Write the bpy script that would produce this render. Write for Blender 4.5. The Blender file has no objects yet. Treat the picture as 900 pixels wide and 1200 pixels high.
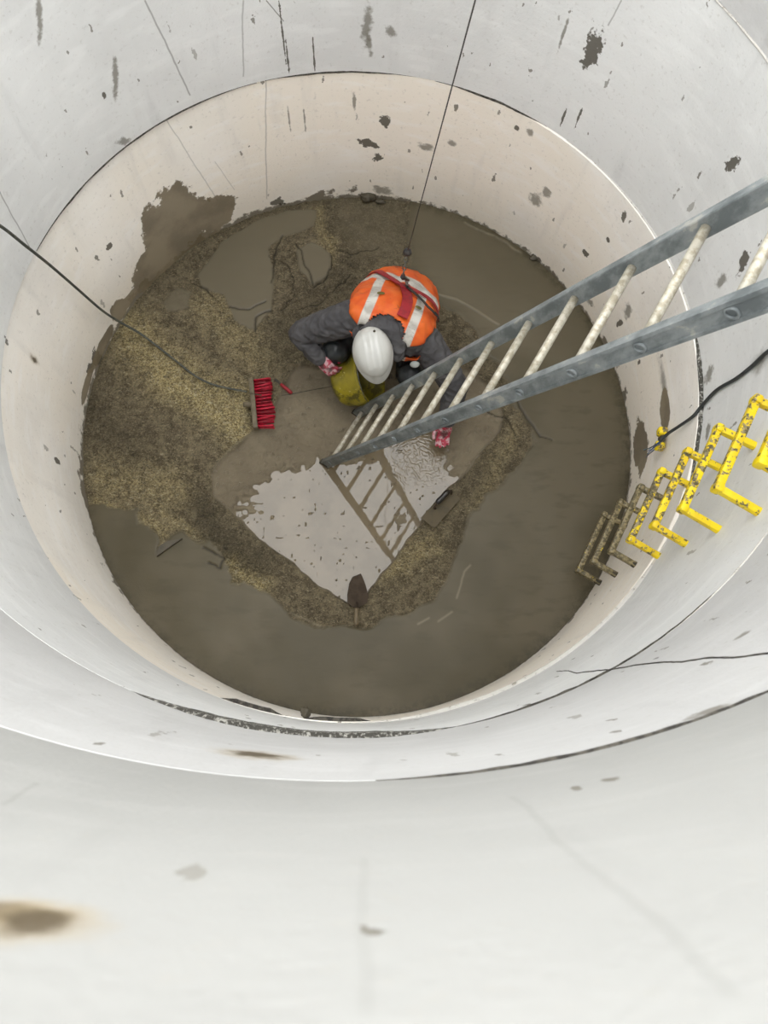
import bpy, bmesh, math, random
import numpy as np
from mathutils import Vector, Matrix, noise

random.seed(7)
scn = bpy.context.scene
COL = scn.collection
PI = math.pi
RW = 1.68                      # inner radius of the shaft rings
J = [0.0, 1.020, 2.099, 3.222, 4.25]   # joint heights

# ------------------------------------------------------------ camera
CP = Vector((.01546, -1.5641, 4.3384)); RX, RY = .24045, -.03393; FP = 872.7
CM = (Matrix.Rotation(RY, 3, 'Y') @ Matrix.Rotation(RX, 3, 'X'))
def ray(x, y): return CM @ Vector(((x-450)/FP, -(y-600)/FP, -1))
def at(x, y, z=0.0):
    """world point at height z which the photograph shows at (x, y)"""
    d = ray(x, y); return CP + d*((z-CP.z)/d.z)
def wall(x, y, r=RW):
    """world point on the shaft wall"""
    d = ray(x, y); a = d.x**2+d.y**2; b = 2*(CP.x*d.x+CP.y*d.y); c = CP.x**2+CP.y**2-r*r
    return CP + d*((-b+math.sqrt(b*b-4*a*c))/2/a)
def cyl(deg, r, z): t = math.radians(deg); return Vector((r*math.cos(t), r*math.sin(t), z))

cam = bpy.data.cameras.new('camera'); camo = bpy.data.objects.new('camera', cam); COL.objects.link(camo)
cam.sensor_fit = 'VERTICAL'; cam.sensor_height = 36; cam.sensor_width = 27; cam.lens = FP/1200*36
camo.location = CP; camo.rotation_euler = (RX, RY, 0); scn.camera = camo
cam.clip_start = .01
cam.dof.use_dof = True; cam.dof.focus_distance = 3.7; cam.dof.aperture_fstop = 6.5

# ------------------------------------------------------------ materials
KF = 1.0      # reflectance scale of everything but the wall concrete
def lin(c):
    return tuple(KF*((v/255)/12.92 if v/255 <= .04045 else ((v/255+.055)/1.055)**2.4) for v in c)+(1,)
class NT:
    def __init__(s, name):
        s.m = bpy.data.materials.new(name); s.m.use_nodes = True; s.t = s.m.node_tree; s.t.nodes.clear()
        s.out = s.n('ShaderNodeOutputMaterial'); s.b = s.n('ShaderNodeBsdfPrincipled'); s.l(s.b.outputs[0], s.out.inputs[0])
    def n(s, k, **kw):
        o = s.t.nodes.new(k)
        for a, v in kw.items(): setattr(o, a, v)
        return o
    def l(s, a, b): s.t.links.new(a, b)
    def setin(s, sock, v):
        if isinstance(v, bpy.types.NodeSocket): s.l(v, sock)
        else: sock.default_value = v
    def pos(s):
        if not hasattr(s, '_p'): s._p = s.n('ShaderNodeNewGeometry').outputs['Position']
        return s._p
    def obj(s):
        if not hasattr(s, '_o'): s._o = s.n('ShaderNodeTexCoord').outputs['Object']
        return s._o
    def scale(s, v, xyz):
        m = s.n('ShaderNodeMapping'); s.l(v, m.inputs[0]); m.inputs['Scale'].default_value = xyz; return m.outputs[0]
    def noise(s, v, sc, det=4, rough=.55, dist=0, out=0):
        n = s.n('ShaderNodeTexNoise'); s.l(v, n.inputs['Vector']); n.inputs['Scale'].default_value = sc
        n.inputs['Detail'].default_value = det; n.inputs['Roughness'].default_value = rough; n.inputs['Distortion'].default_value = dist
        return n.outputs[out]
    def voro(s, v, sc, feat='F1', out='Distance', rnd=1):
        n = s.n('ShaderNodeTexVoronoi', feature=feat); s.l(v, n.inputs['Vector']); n.inputs['Scale'].default_value = sc
        n.inputs['Randomness'].default_value = rnd
        return n.outputs[out]
    def math(s, op, a, b=0.0, c=0.0, clamp=False):
        n = s.n('ShaderNodeMath', operation=op); n.use_clamp = clamp
        s.setin(n.inputs[0], a); s.setin(n.inputs[1], b); s.setin(n.inputs[2], c); return n.outputs[0]
    def ramp(s, v, a, b, lo=0.0, hi=1.0):
        n = s.n('ShaderNodeMapRange', interpolation_type='SMOOTHSTEP'); s.setin(n.inputs[0], v)
        for i, q in enumerate((a, b, lo, hi)): s.setin(n.inputs[i+1], q)
        return n.outputs[0]
    def mix(s, f, a, b, mode='MIX'):
        n = s.n('ShaderNodeMix', data_type='RGBA', blend_type=mode)
        s.setin(n.inputs[0], f); s.setin(n.inputs[6], a); s.setin(n.inputs[7], b); return n.outputs[2]
    def bump(s, h, strength=.5, dist=.01, nrm=None):
        n = s.n('ShaderNodeBump'); s.l(h, n.inputs['Height']); n.inputs['Strength'].default_value = strength
        n.inputs['Distance'].default_value = dist
        if nrm: s.l(nrm, n.inputs['Normal'])
        return n.outputs[0]
    def fin(s, col=None, rough=None, metal=None, nrm=None, spec=None, ior=None):
        for k, v in (('Base Color', col), ('Roughness', rough), ('Metallic', metal), ('Specular IOR Level', spec), ('IOR', ior)):
            if v is not None: s.setin(s.b.inputs[k], v)
        if nrm: s.l(nrm, s.b.inputs['Normal'])
        return s.m
def simple(name, c, rough=.6, metal=0, c2=None, sc=20, amt=.5, bump=.3, bd=.004, spec=.5, thr=(.45, .6)):
    t = NT(name); v = t.obj(); n = t.noise(v, sc, 5)
    col = t.mix(t.ramp(n, thr[0], thr[1], 0, amt), lin(c), lin(c2 or tuple(x*.6 for x in c)))
    return t.fin(col, rough, metal, t.bump(n, bump, bd), spec)

# ------------------------------------------------------------ mesh helpers
def mesh_obj(name, bm, mat=None, parent=None, smooth=True, keep=False):
    if not keep: bmesh.ops.recalc_face_normals(bm, faces=bm.faces)
    me = bpy.data.meshes.new(name); bm.to_mesh(me); bm.free()
    o = bpy.data.objects.new(name, me); COL.objects.link(o)
    if mat:
        for m in (mat if isinstance(mat, (list, tuple)) else [mat]): me.materials.append(m)
    if smooth: me.polygons.foreach_set('use_smooth', [True]*len(me.polygons))
    if parent: o.parent = parent
    return o
def tag(o, label=None, cat=None, group=None, kind=None):
    if label: o['label'] = label
    if cat: o['category'] = cat
    if group: o['group'] = group
    if kind: o['kind'] = kind
    return o
def empty(name, loc=(0, 0, 0)):
    o = bpy.data.objects.new(name, None); COL.objects.link(o); o.location = loc; o.empty_display_size = .05; return o
def put(root, *parts):
    """parent parts built in world coordinates to an Empty standing at its own base"""
    for p in parts:
        p.parent = root; p.matrix_parent_inverse = Matrix.Translation(-Vector(root.location))
def sharp(o, deg=35):
    me = o.data; bm = bmesh.new(); bm.from_mesh(me)
    for e in bm.edges:
        if len(e.link_faces) == 2 and e.calc_face_angle(0) > math.radians(deg): e.smooth = False
    bm.to_mesh(me); bm.free(); return o
def frame(d, up=(0, 0, 1)):
    d = Vector(d).normalized(); up = Vector(up)
    if abs(d.dot(up.normalized())) > .98: up = Vector((1, 0, 0))
    x = d.cross(up).normalized(); y = x.cross(d).normalized(); return x, y, d
def box(bm, c, sx, sy, sz, X=(1, 0, 0), Y=(0, 1, 0), Z=None, bev=0):
    X = Vector(X).normalized(); Y = Vector(Y).normalized(); Z = Vector(Z).normalized() if Z else X.cross(Y)
    c = Vector(c); vs = []
    b2 = bmesh.new(); bmesh.ops.create_cube(b2, size=1)
    for v in b2.verts: v.co = Vector((v.co.x*sx, v.co.y*sy, v.co.z*sz))
    if bev: bmesh.ops.bevel(b2, geom=list(b2.edges), offset=bev, segments=2, profile=.5, affect='EDGES')
    mp = {v: bm.verts.new(c+X*v.co.x+Y*v.co.y+Z*v.co.z) for v in b2.verts}
    for f in b2.faces: bm.faces.new([mp[v] for v in f.verts])
    b2.free()
def sweep(bm, pts, rad, seg=8, up=(0, 0, 1), caps=True, flat=None):
    """tube through pts; rad a number, list or function; flat=(a,b) gives an elliptic section"""
    pts = [Vector(p) for p in pts]; n = len(pts); rings = []; px = None
    for i, p in enumerate(pts):
        d = (pts[min(i+1, n-1)]-pts[max(i-1, 0)]).normalized()
        if px is None: x, y, _ = frame(d, up)
        else:
            x = (px-d*px.dot(d)).normalized(); y = x.cross(d).normalized()
        px = x
        r = rad[i] if isinstance(rad, (list, tuple)) else rad
        a, b = flat if flat else (1, 1)
        rings.append([bm.verts.new(p+x*math.cos(2*PI*k/seg)*r*a+y*math.sin(2*PI*k/seg)*r*b) for k in range(seg)])
    for i in range(n-1):
        for k in range(seg): bm.faces.new((rings[i][k], rings[i][(k+1) % seg], rings[i+1][(k+1) % seg], rings[i+1][k]))
    if caps:
        bm.faces.new(rings[0][::-1]); bm.faces.new(rings[-1])
    return rings
def smoothpath(pts, n=8):
    pts = [Vector(p) for p in pts]; out = []
    P = [pts[0]*2-pts[1]]+pts+[pts[-1]*2-pts[-2]]
    for i in range(1, len(P)-2):
        for k in range(n):
            t = k/n; a, b, c, d = P[i-1:i+3]
            out.append(.5*((2*b)+(c-a)*t+(2*a-5*b+4*c-d)*t*t+(-a+3*b-3*c+d)*t**3))
    out.append(pts[-1]); return out
def lathe(bm, prof, c=(0, 0, 0), ax=(0, 0, 1), seg=32, sx=1, sy=1, up=(0, 1, 0)):
    x, y, d = frame(ax, up); c = Vector(c); rings = []
    for r, h in prof:
        if r < 1e-5: rings.append([bm.verts.new(c+d*h)])
        else: rings.append([bm.verts.new(c+d*h+x*r*sx*math.cos(2*PI*k/seg)+y*r*sy*math.sin(2*PI*k/seg)) for k in range(seg)])
    for a, b in zip(rings, rings[1:]):
        for k in range(seg):
            k2 = (k+1) % seg
            if len(a) == 1 and len(b) == 1: continue
            if len(a) == 1: bm.faces.new((a[0], b[k2], b[k]))
            elif len(b) == 1: bm.faces.new((a[k], a[k2], b[0]))
            else: bm.faces.new((a[k], a[k2], b[k2], b[k]))
def ell(bm, c, rx, ry, rz, X=(1, 0, 0), Y=(0, 1, 0), Z=(0, 0, 1), seg=20, rings=12):
    b2 = bmesh.new(); bmesh.ops.create_uvsphere(b2, u_segments=seg, v_segments=rings, radius=1)
    X, Y, Z, c = Vector(X), Vector(Y), Vector(Z), Vector(c)
    mp = {v: bm.verts.new(c+X*v.co.x*rx+Y*v.co.y*ry+Z*v.co.z*rz) for v in b2.verts}
    for f in b2.faces: bm.faces.new([mp[v] for v in f.verts])
    b2.free()
def limb(bm, pts, rads, seg=16):
    """tapered chain of overlapping solids, fused later by a voxel remesh"""
    for p, r in zip(pts, rads): ell(bm, p, r, r, r, seg=seg, rings=10)
    for i in range(len(pts)-1):
        a, b = Vector(pts[i]), Vector(pts[i+1])
        sweep(bm, [a.lerp(b, t/4) for t in range(5)], [rads[i]+(rads[i+1]-rads[i])*t/4 for t in range(5)], seg)
def fuse(name, bm, mat, voxel=.008, sm=6, parent=None, wr=None, keepx=None):
    """remesh overlapping solids to ONE continuous skin, smooth and optionally wrinkle it"""
    o = mesh_obj(name, bm, None)
    m = o.modifiers.new('r', 'REMESH'); m.mode = 'VOXEL'; m.voxel_size = voxel
    if sm:
        s = o.modifiers.new('s', 'SMOOTH'); s.factor = .5; s.iterations = sm
    dg = bpy.context.evaluated_depsgraph_get(); me = bpy.data.meshes.new_from_object(o.evaluated_get(dg), depsgraph=dg)
    o.modifiers.clear(); o.data = me; me.name = name
    me.materials.clear(); me.materials.append(mat)
    if wr:
        amp, sc, st = wr
        nn = len(me.vertices); co = np.empty(nn*3); no = np.empty(nn*3)
        me.vertices.foreach_get('co', co); me.vertex_normals.foreach_get('vector', no); co = co.reshape(-1, 3); no = no.reshape(-1, 3)
        f = np.array([1-abs(noise.noise(Vector((c[0]*sc, c[1]*sc, c[2]*sc*st)))+.4*noise.noise(Vector((c[0]*sc*2.3, c[1]*sc*2.3, c[2]*sc*st*2)))) *2.4 for c in co])
        co += no*(amp*f)[:, None]; me.vertices.foreach_set('co', co.ravel()); me.update()
    me.polygons.foreach_set('use_smooth', [True]*len(me.polygons))
    if parent: o.parent = parent
    return o

# ============================================================ SETTING: shaft wall
CY = ((.014, -.004), (-.016, .006))      # the bottom ring sits slightly askew: its centre at floor and at its top
def centre(i, z):
    if i > 0: return (0.0, 0.0)
    t = max(0, min(1, z/J[1])); return (CY[0][0]+(CY[1][0]-CY[0][0])*t, CY[0][1]+(CY[1][1]-CY[0][1])*t)

def concrete(name, base, stains=(), seams=(), i=0, warm=None):
    t = NT(name); v = t.pos()
    big = t.noise(v, 1.3, 5, .6)
    vs = t.scale(v, (1, 1, .22))
    col = t.mix(t.ramp(big, .35, .68), lin(base), lin(tuple(c*.945 for c in base)))
    if warm: col = t.mix(t.ramp(t.noise(v, .8, 2), .4, .6), col, lin(warm))
    st = t.noise(t.scale(v, (1, 1, .16)), 9, 4)          # runs
    col = t.mix(t.ramp(st, .55, .75, 0, .30), col, lin(tuple(c*.86 for c in base)))
    fn = t.noise(v, 55, 4)
    col = t.mix(t.ramp(fn, .58, .72, 0, .25), col, lin((168, 165, 158)))
    hz = t.noise(t.scale(v, (1, 1, 3.5)), 5, 4)
    col = t.mix(t.ramp(hz, .5, .7, 0, .28), col, lin(tuple(min(255, c*1.06) for c in base)))
    wn = t.noise(v, 22, 5, .65)
    wc = t.math('SUBTRACT', wn, .5)
    wob = t.noise(v, 6, 3); wob = t.math('SUBTRACT', wob, .5)
    global KF
    KF = .75
    # faint vertical and slanting shutter seams
    for (x1, y1, x2, y2, w, a) in seams:
        p1, p2 = wall(x1, y1), wall(x2, y2); mid = (p1+p2)/2; L = (p2-p1).length/2
        d = (p2-p1).normalized(); nrm = Vector((mid.x, mid.y, 0)).normalized(); tn = nrm.cross(d).normalized(); nn = d.cross(tn)
        mp = t.n('ShaderNodeMapping', vector_type='TEXTURE'); t.l(v, mp.inputs[0]); mp.inputs['Location'].default_value = mid
        mp.inputs['Rotation'].default_value = Matrix((tn, d, nn)).transposed().to_euler(); mp.inputs['Scale'].default_value = (w, L*1.02, .4)
        sp = t.n('ShaderNodeSeparateXYZ'); t.l(mp.outputs[0], sp.inputs[0])
        ln = t.math('ABSOLUTE', t.math('ADD', sp.outputs[0], t.math('MULTIPLY', wob, .02/w)))
        m = t.ramp(ln, 1, .3)
        m = t.math('MULTIPLY', m, t.ramp(t.math('ABSOLUTE', sp.outputs[1]), 1, .96)); m = t.math('MULTIPLY', m, t.ramp(t.math('ABSOLUTE', sp.outputs[2]), 1, .8))
        col = t.mix(t.math('MULTIPLY', m, a), col, lin((128, 126, 120)))
    # small mud spatter: elongated cells, sparse
    for sc, zz, thr, sz, colr, a in ((9, .45, .84, .16, (96, 90, 74), .8), (22, .4, .84, .22, (118, 112, 98), .75), (6, .35, .86, .10, (80, 76, 64), .8), (14, .28, .84, .2, (150, 146, 136), .6), (17, .16, .82, .15, (134, 130, 120), .7)):
        vv = t.scale(v, (1, 1, zz)); va = t.n('ShaderNodeVectorMath', operation='ADD'); t.l(vv, va.inputs[0])
        nc = t.noise(v, 30, 3, out=1); sb = t.n('ShaderNodeVectorMath', operation='SCALE'); t.l(nc, sb.inputs[0]); sb.inputs[3].default_value = .035
        t.l(sb.outputs[0], va.inputs[1])
        vo = t.n('ShaderNodeTexVoronoi'); t.l(va.outputs[0], vo.inputs[0]); vo.inputs['Scale'].default_value = sc
        sp = t.n('ShaderNodeSeparateColor'); t.l(vo.outputs['Color'], sp.inputs[0])
        size = t.math('MULTIPLY', t.ramp(sp.outputs[0], thr, 1.0), sz)
        m = t.ramp(t.math('SUBTRACT', size, vo.outputs['Distance']), 0, .03)
        col = t.mix(t.math('MULTIPLY', m, a), col, lin(colr))
    if i == 0:      # damp tide mark along the floor
        sp = t.n('ShaderNodeSeparateXYZ'); t.l(v, sp.inputs[0])
        dz = t.math('ADD', sp.outputs[2], t.math('MULTIPLY', wc, -.16)); dz = t.math('ADD', dz, t.math('MULTIPLY', t.ramp(wob, .02, .2), -.07))
        col = t.mix(t.ramp(dz, .03, .0, 0, .92), col, lin((94, 86, 70)))
        col = t.mix(t.ramp(sp.outputs[2], .5, .0, 0, .22), col, lin((176, 164, 140)))
    rough = .62
    dampm = None
    for (x, y, su, sv, rot, kind) in stains:
        c = wall(x, y); nrm = Vector((c.x, c.y, 0)).normalized(); tn = Vector((-nrm.y, nrm.x, 0)); up = Vector((0, 0, 1))
        a = math.radians(rot); t2 = tn*math.cos(a)+up*math.sin(a); u2 = up*math.cos(a)-tn*math.sin(a)
        mp = t.n('ShaderNodeMapping', vector_type='TEXTURE'); t.l(v, mp.inputs[0]); mp.inputs['Location'].default_value = c
        mp.inputs['Rotation'].default_value = Matrix((t2, u2, t2.cross(u2))).transposed().to_euler(); mp.inputs['Scale'].default_value = (su, sv, .5)
        ln = t.n('ShaderNodeVectorMath', operation='LENGTH'); t.l(mp.outputs[0], ln.inputs[0])
        s = min(su, sv)
        d = ln.outputs['Value']
        if kind == 'damp':
            d = t.math('ADD', d, t.math('MULTIPLY', wob, 1.0)); d = t.math('ADD', d, t.math('MULTIPLY', wc, .6))
            m = t.ramp(d, 1.0, .93); dampm = m if dampm is None else t.math('MAXIMUM', dampm, m)
        elif kind == 'mud':
            d = t.math('ADD', d, t.math('MULTIPLY', wc, 2.6))
            m = t.ramp(d, .9, .75); col = t.mix(t.math('MULTIPLY', m, .9), col, lin((84, 78, 64)))
        elif kind == 'soft':
            d = t.math('ADD', d, t.math('MULTIPLY', wc, 2.2))
            m = t.ramp(d, 1.0, .4); col = t.mix(t.math('MULTIPLY', m, .75), col, lin((122, 116, 102)))
        elif kind == 'smear':
            d = t.math('ADD', d, t.math('MULTIPLY', wc, 1.3))
            m = t.ramp(d, 1.1, .2); col = t.mix(t.math('MULTIPLY', m, .7), col, lin((128, 122, 108)))
        elif kind == 'rust':
            d1 = t.math('ADD', d, t.math('MULTIPLY', wc, 1.4))
            col = t.mix(t.ramp(d1, 1.5, .5, 0, .55), col, lin((186, 168, 134)))
            col = t.mix(t.ramp(d1, .95, .3, 0, .92), col, lin((96, 84, 64)))
    if dampm is not None:
        dn = t.mix(t.ramp(t.noise(v, 5, 5), .35, .65), lin((150, 136, 110)), lin((120, 107, 82))); col = t.mix(t.math('MULTIPLY', dampm, .92), col, dn)
    nb = t.noise(v, 90, 4); nb2 = t.noise(v, 7, 4)
    h = t.math('ADD', nb, t.math('MULTIPLY', nb2, 2))
    KF = 1.0
    t.fin(col, rough, nrm=t.bump(h, .25, .004), spec=.4)
    return t.m

ST0 = [(205, 262, .25, .29, 0, 'damp'), (180, 318, .2, .22, 0, 'damp'), (250, 250, .16, .15, 20, 'damp'), (205, 300, .3, .16, 0, 'damp'), (138, 362, .08, .09, 0, 'damp'), (112, 420, .05, .10, 0, 'mud'), (104, 432, .06, .04, 0, 'mud'), (148, 352, .16, .05, 0, 'damp'), (118, 405, .16, .05, 0, 'damp'), (100, 450, .14, .04, 0, 'damp'),
       (452, 142, .035, .05, 0, 'mud'), (432, 168, .07, .035, 20, 'mud'), (443, 184, .05, .035, -30, 'mud'), (500, 172, .06, .04, 0, 'soft'), (530, 168, .03, .03, 0, 'soft'),
       (448, 222, .08, .05, 0, 'soft'), (325, 235, .05, .04, 0, 'mud'), (128, 289, .025, .025, 0, 'mud'), (415, 118, .012, .08, 0, 'soft'), (339, 140, .007, .12, 0, 'soft'), (357, 140, .007, .10, 0, 'soft'),
       (628, 235, .05, .07, 10, 'soft'), (640, 225, .04, .05, 0, 'soft'), (686, 297, .035, .03, 40, 'mud'), (628, 304, .045, .03, 0, 'mud'), (733, 252, .02, .04, 0, 'mud'), (713, 281, .015, .02, 0, 'mud'),
       (606, 150, .02, .02, 0, 'mud'), (622, 155, .03, .03, 0, 'soft'), (735, 365, .04, .08, -20, 'soft'), (725, 380, .02, .06, 10, 'mud'), (690, 355, .04, .04, 0, 'soft'), (748, 425, .015, .03, 0, 'mud'),
       (780, 480, .12, .07, 0, 'damp'), (779, 455, .20, .05, 0, 'smear'), (750, 524, .20, .12, -18, 'damp'), (42, 422, .018, .05, 0, 'rust'), (66, 540, .02, .05, 0, 'mud')]
ST1 = [(695, 58, .045, .13, 0, 'mud'), (858, 192, .03, .07, 20, 'mud'), (845, 330, .03, .07, 10, 'soft'), (872, 305, .03, .07, -15, 'mud'), (331, 38, .006, .2, 0, 'mud'), (337, 68, .006, .12, 0, 'mud'),
       (430, 28, .03, .16, 4, 'soft'), (432, 50, .02, .1, -8, 'soft'), (145, 165, .06, .025, 30, 'soft'), (122, 112, .015, .03, 0, 'mud'), (46, 22, .02, .14, 25, 'soft'), (135, 90, .02, .14, 20, 'soft'),
       (368, 68, .005, .12, 0, 'mud'), (890, 425, .06, .08, 0, 'smear'), (830, 440, .04, .08, -20, 'soft'), (830, 505, .05, .03, 0, 'soft'), (660, 40, .01, .12, 0, 'soft'), (660, 138, .008, .07, 0, 'mud'), (678, 138, .008, .07, 0, 'mud'), (457, 35, .05, .03, 40, 'soft')]
ST2 = [(300, 883, .075, .08, 0, 'rust'), (870, 745, .03, .02, 0, 'soft'), (830, 834, .04, .03, 0, 'soft')]
ST3 = [(8, 1064, .036, .026, -6, 'rust'), (46, 1074, .030, .032, -8, 'rust')]
SE0 = [(312, 95, 312, 232, .006, .4), (195, 140, 255, 235, .005, .35), (252, 190, 275, 222, .004, .3), (545, 170, 610, 150, .001, .1)]
SE1 = [(285, 0, 285, 90, .006, .45), (170, 0, 223, 112, .006, .6), (312, 0, 332, 25, .004, .8), (0, 225, 35, 290, .005, .6), (712, 30, 728, 0, .005, .5)]
WALLS = [('wall_bottom', concrete('damp_concrete', (251, 247, 240), ST0, SE0, 0, (247, 240, 228))),  # lower rings get lighter base tones to offset the dimmer light deeper down
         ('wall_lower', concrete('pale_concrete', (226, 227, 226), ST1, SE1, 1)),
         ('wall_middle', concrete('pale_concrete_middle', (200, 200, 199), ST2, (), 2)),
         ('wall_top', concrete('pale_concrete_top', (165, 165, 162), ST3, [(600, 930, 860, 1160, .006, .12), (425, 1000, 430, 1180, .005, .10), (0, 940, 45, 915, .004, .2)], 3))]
NSEG = 240
def ring(name, i, m):
    bm = bmesh.new(); z0 = J[i] if i else -.12; z1 = J[i+1]; ch = .003
    prof = []
    n = 6
    g = .0015
    zs = [z0+g+ch+(z1-z0-2*g-2*ch)*k/n for k in range(n+1)]
    prof = [(RW+.2, z0), (RW+ch+.004, z0), (RW+ch, z0+g)]+[(RW, z) for z in zs]+[(RW+ch, z1-g), (RW+ch+.004, z1), (RW+.2, z1)]
    rings = []
    for k in range(NSEG):
        a = 2*PI*k/NSEG
        wob = 1+.0012*math.sin(3*a)+.0006*math.sin(7*a)
        row = []
        for r, z in prof:
            cx, cy = centre(i, z); row.append(bm.verts.new((cx+r*wob*math.cos(a), cy+r*wob*math.sin(a), z)))
        rings.append(row)
    P = len(prof)
    for k in range(NSEG):
        A, B = rings[k], rings[(k+1) % NSEG]
        for q in range(P):
            bm.faces.new((A[q], A[(q+1) % P], B[(q+1) % P], B[q]))
    o = mesh_obj(name, bm, m); sharp(o, 30); tag(o, kind='structure'); return o
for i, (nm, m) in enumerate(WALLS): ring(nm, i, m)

# joints between the rings: mortar and dark sealing strips, width varying round the shaft
def joint_mat(name, c1, c2, sc, thr=(.45, .55)):
    t = NT(name); v = t.pos(); n = t.noise(v, sc, 5, .7)
    return t.fin(t.mix(t.ramp(n, *thr), lin(c1), lin(c2)), .85, nrm=t.bump(n, .8, .01))
dark_joint = joint_mat('dark_joint_gap', (46, 43, 38), (84, 80, 72), 40)
grey_joint = joint_mat('grey_joint_gap', (96, 94, 88), (140, 138, 132), 40)
crumb_joint = joint_mat('crumbling_mortar', (70, 68, 62), (176, 174, 166), 75, (.5, .62))
pale_joint = joint_mat('pale_joint_mortar', (206, 203, 196), (120, 112, 96), 45, (.55, .72))
def joint(name, z, spans, m, i=1, proud=.003):
    """spans: (deg0, deg1, width) in degrees round the shaft, ends taper"""
    bm = bmesh.new()
    for d0, d1, w in spans:
        n = max(8, int(abs(d1-d0)*2)); prev = None
        for k in range(n+1):
            t = k/n; a = math.radians(d0+(d1-d0)*t)
            tp = min(1, t*4, (1-t)*4)
            ww = w*(.04+.96*tp)*(1+.45*noise.noise(Vector((math.cos(a)*9, math.sin(a)*9, z)))+.5*noise.noise(Vector((math.cos(a)*60, math.sin(a)*60, z))))*.5
            zz = z+.004*noise.noise(Vector((a*14, 2, z)))
            r = RW+.004-(proud+.004)*tp-.002*noise.noise(Vector((a*40, 0, z)))*tp
            c = Vector((0, 0, 0)); row = []
            for rr, dz in ((RW+.02, -ww), (r, -ww*.8), (r-.002, 0), (r, ww*.8), (RW+.02, ww)):
                row.append(bm.verts.new((rr*math.cos(a), rr*math.sin(a), zz+dz)))
            if prev:
                for q in range(4): bm.faces.new((prev[q], prev[q+1], row[q+1], row[q]))
            prev = row
    o = mesh_obj(name, bm, m); tag(o, kind='structure'); return o
def wdeg(x, y): p = wall(x, y); return math.degrees(math.atan2(p.y, p.x))
joint('trim_1', J[1], [(wdeg(490, 90), wdeg(310, 91), .014), (wdeg(640, 150), wdeg(510, 93), .014), (wdeg(300, 92), wdeg(40, 290), .005)], dark_joint, proud=.003)
joint('trim_2', J[1], [(-25, wdeg(650, 157), .010)], pale_joint)
joint('trim_3', J[1]-.0, [(-24, 9, .034)], crumb_joint, proud=.014)
joint('trim_4', J[1]-.01, [(wdeg(355, 840), wdeg(440, 843), .008), (wdeg(250, 817), wdeg(340, 838), .006)], dark_joint, proud=.017)
joint('trim_10', J[1], [(-92, -24, .022)], pale_joint, proud=.014)
joint('trim_5', J[2], [(wdeg(140, 805)-.5, wdeg(500, 858)+4, .125)], crumb_joint, proud=.010)
joint('trim_6', J[2], [(wdeg(505, 857), 60, .010)], pale_joint)
joint('trim_7', J[2], [(30, 140, .008), (wdeg(520, 855), wdeg(890, 630), .006)], dark_joint, proud=.004)
joint('trim_8', J[3], [(wdeg(440, 912), wdeg(899, 811)+14, .0020)], dark_joint, proud=.001)

# long crack in the middle ring
bm = bmesh.new(); path = []
cr = [(652, 787), (665, 786), (676, 789), (700, 786), (715, 785), (750, 779), (780, 776), (800, 776), (830, 771), (860, 771), (900, 766), (960, 758)]
for a, b in zip(cr, cr[1:]):
    for k in range(6):
        x = a[0]+(b[0]-a[0])*k/6; y = a[1]+(b[1]-a[1])*k/6+.6*noise.noise(Vector((x*.35, 0, 3)))
        path.append(wall(x, y, RW-.001))
rr = [.0012+.0010*abs(noise.noise(Vector((k*.7, 0, 0))))+.0012*math.sin(min(1, k/20)*PI/2) for k in range(len(path))]
sweep(bm, path, rr, 6)
tag(mesh_obj('trim_9', bm, dark_joint), kind='structure')

KF = .60
# ============================================================ SETTING: floor
RES = .0065
xs = np.arange(-1.74, 1.741, RES); GX, GY = np.meshgrid(xs, xs, indexing='ij'); gx = GX.ravel(); gy = GY.ravel()
keep = gx**2+gy**2 < 1.74**2
_rng = np.random.RandomState(3); _tab = _rng.rand(256, 256)*2-1
def vnoise(x, y):
    xi = np.floor(x).astype(int); yi = np.floor(y).astype(int); fx = x-xi; fy = y-yi
    fx = fx**3*(fx*(fx*6-15)+10); fy = fy**3*(fy*(fy*6-15)+10); g = lambda i, j: _tab[i & 255, j & 255]
    return (g(xi, yi)*(1-fx)+g(xi+1, yi)*fx)*(1-fy)+(g(xi, yi+1)*(1-fx)+g(xi+1, yi+1)*fx)*fy
def fbm(sc, octv=3, seed=0):
    out = 0; c, sn = math.cos(.6), math.sin(.6); x, y = gx*sc+seed*17.3+91, gy*sc-seed*9.1+57
    for k in range(octv):
        out = out+vnoise(x, y)*.5**k*.75; x, y = (x*c-y*sn)*2.03+13, (x*sn+y*c)*2.03+7
    return out
def smst(x, a, b):
    t = np.clip((x-a)/(b-a), 0, 1); return t*t*(3-2*t)
warp = fbm(7, 4, 1)*.035; warp2 = fbm(7, 4, 5)*.035
def W2(poly, z=0): return [at(x, y, z) for x, y in poly]
def sdist(poly, wf=1.0, z=0):
    """signed distance (positive inside) from every floor vertex to a polygon, edge roughened"""
    P = W2(poly, z); X = gx+warp*wf; Y = gy+warp2*wf; dm = np.full(len(gx), 9.0); ins = np.zeros(len(gx), bool)
    for k in range(len(P)):
        a, b = P[k], P[(k+1) % len(P)]; ex, ey = b.x-a.x, b.y-a.y; L = ex*ex+ey*ey+1e-12
        t = np.clip(((X-a.x)*ex+(Y-a.y)*ey)/L, 0, 1); dm = np.minimum(dm, np.hypot(X-a.x-t*ex, Y-a.y-t*ey))
        cond = ((a.y > Y) != (b.y > Y)) & (X < (b.x-a.x)*(Y-a.y)/((b.y-a.y) or 1e-9)+a.x); ins ^= cond
    return np.where(ins, dm, -dm)
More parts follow.
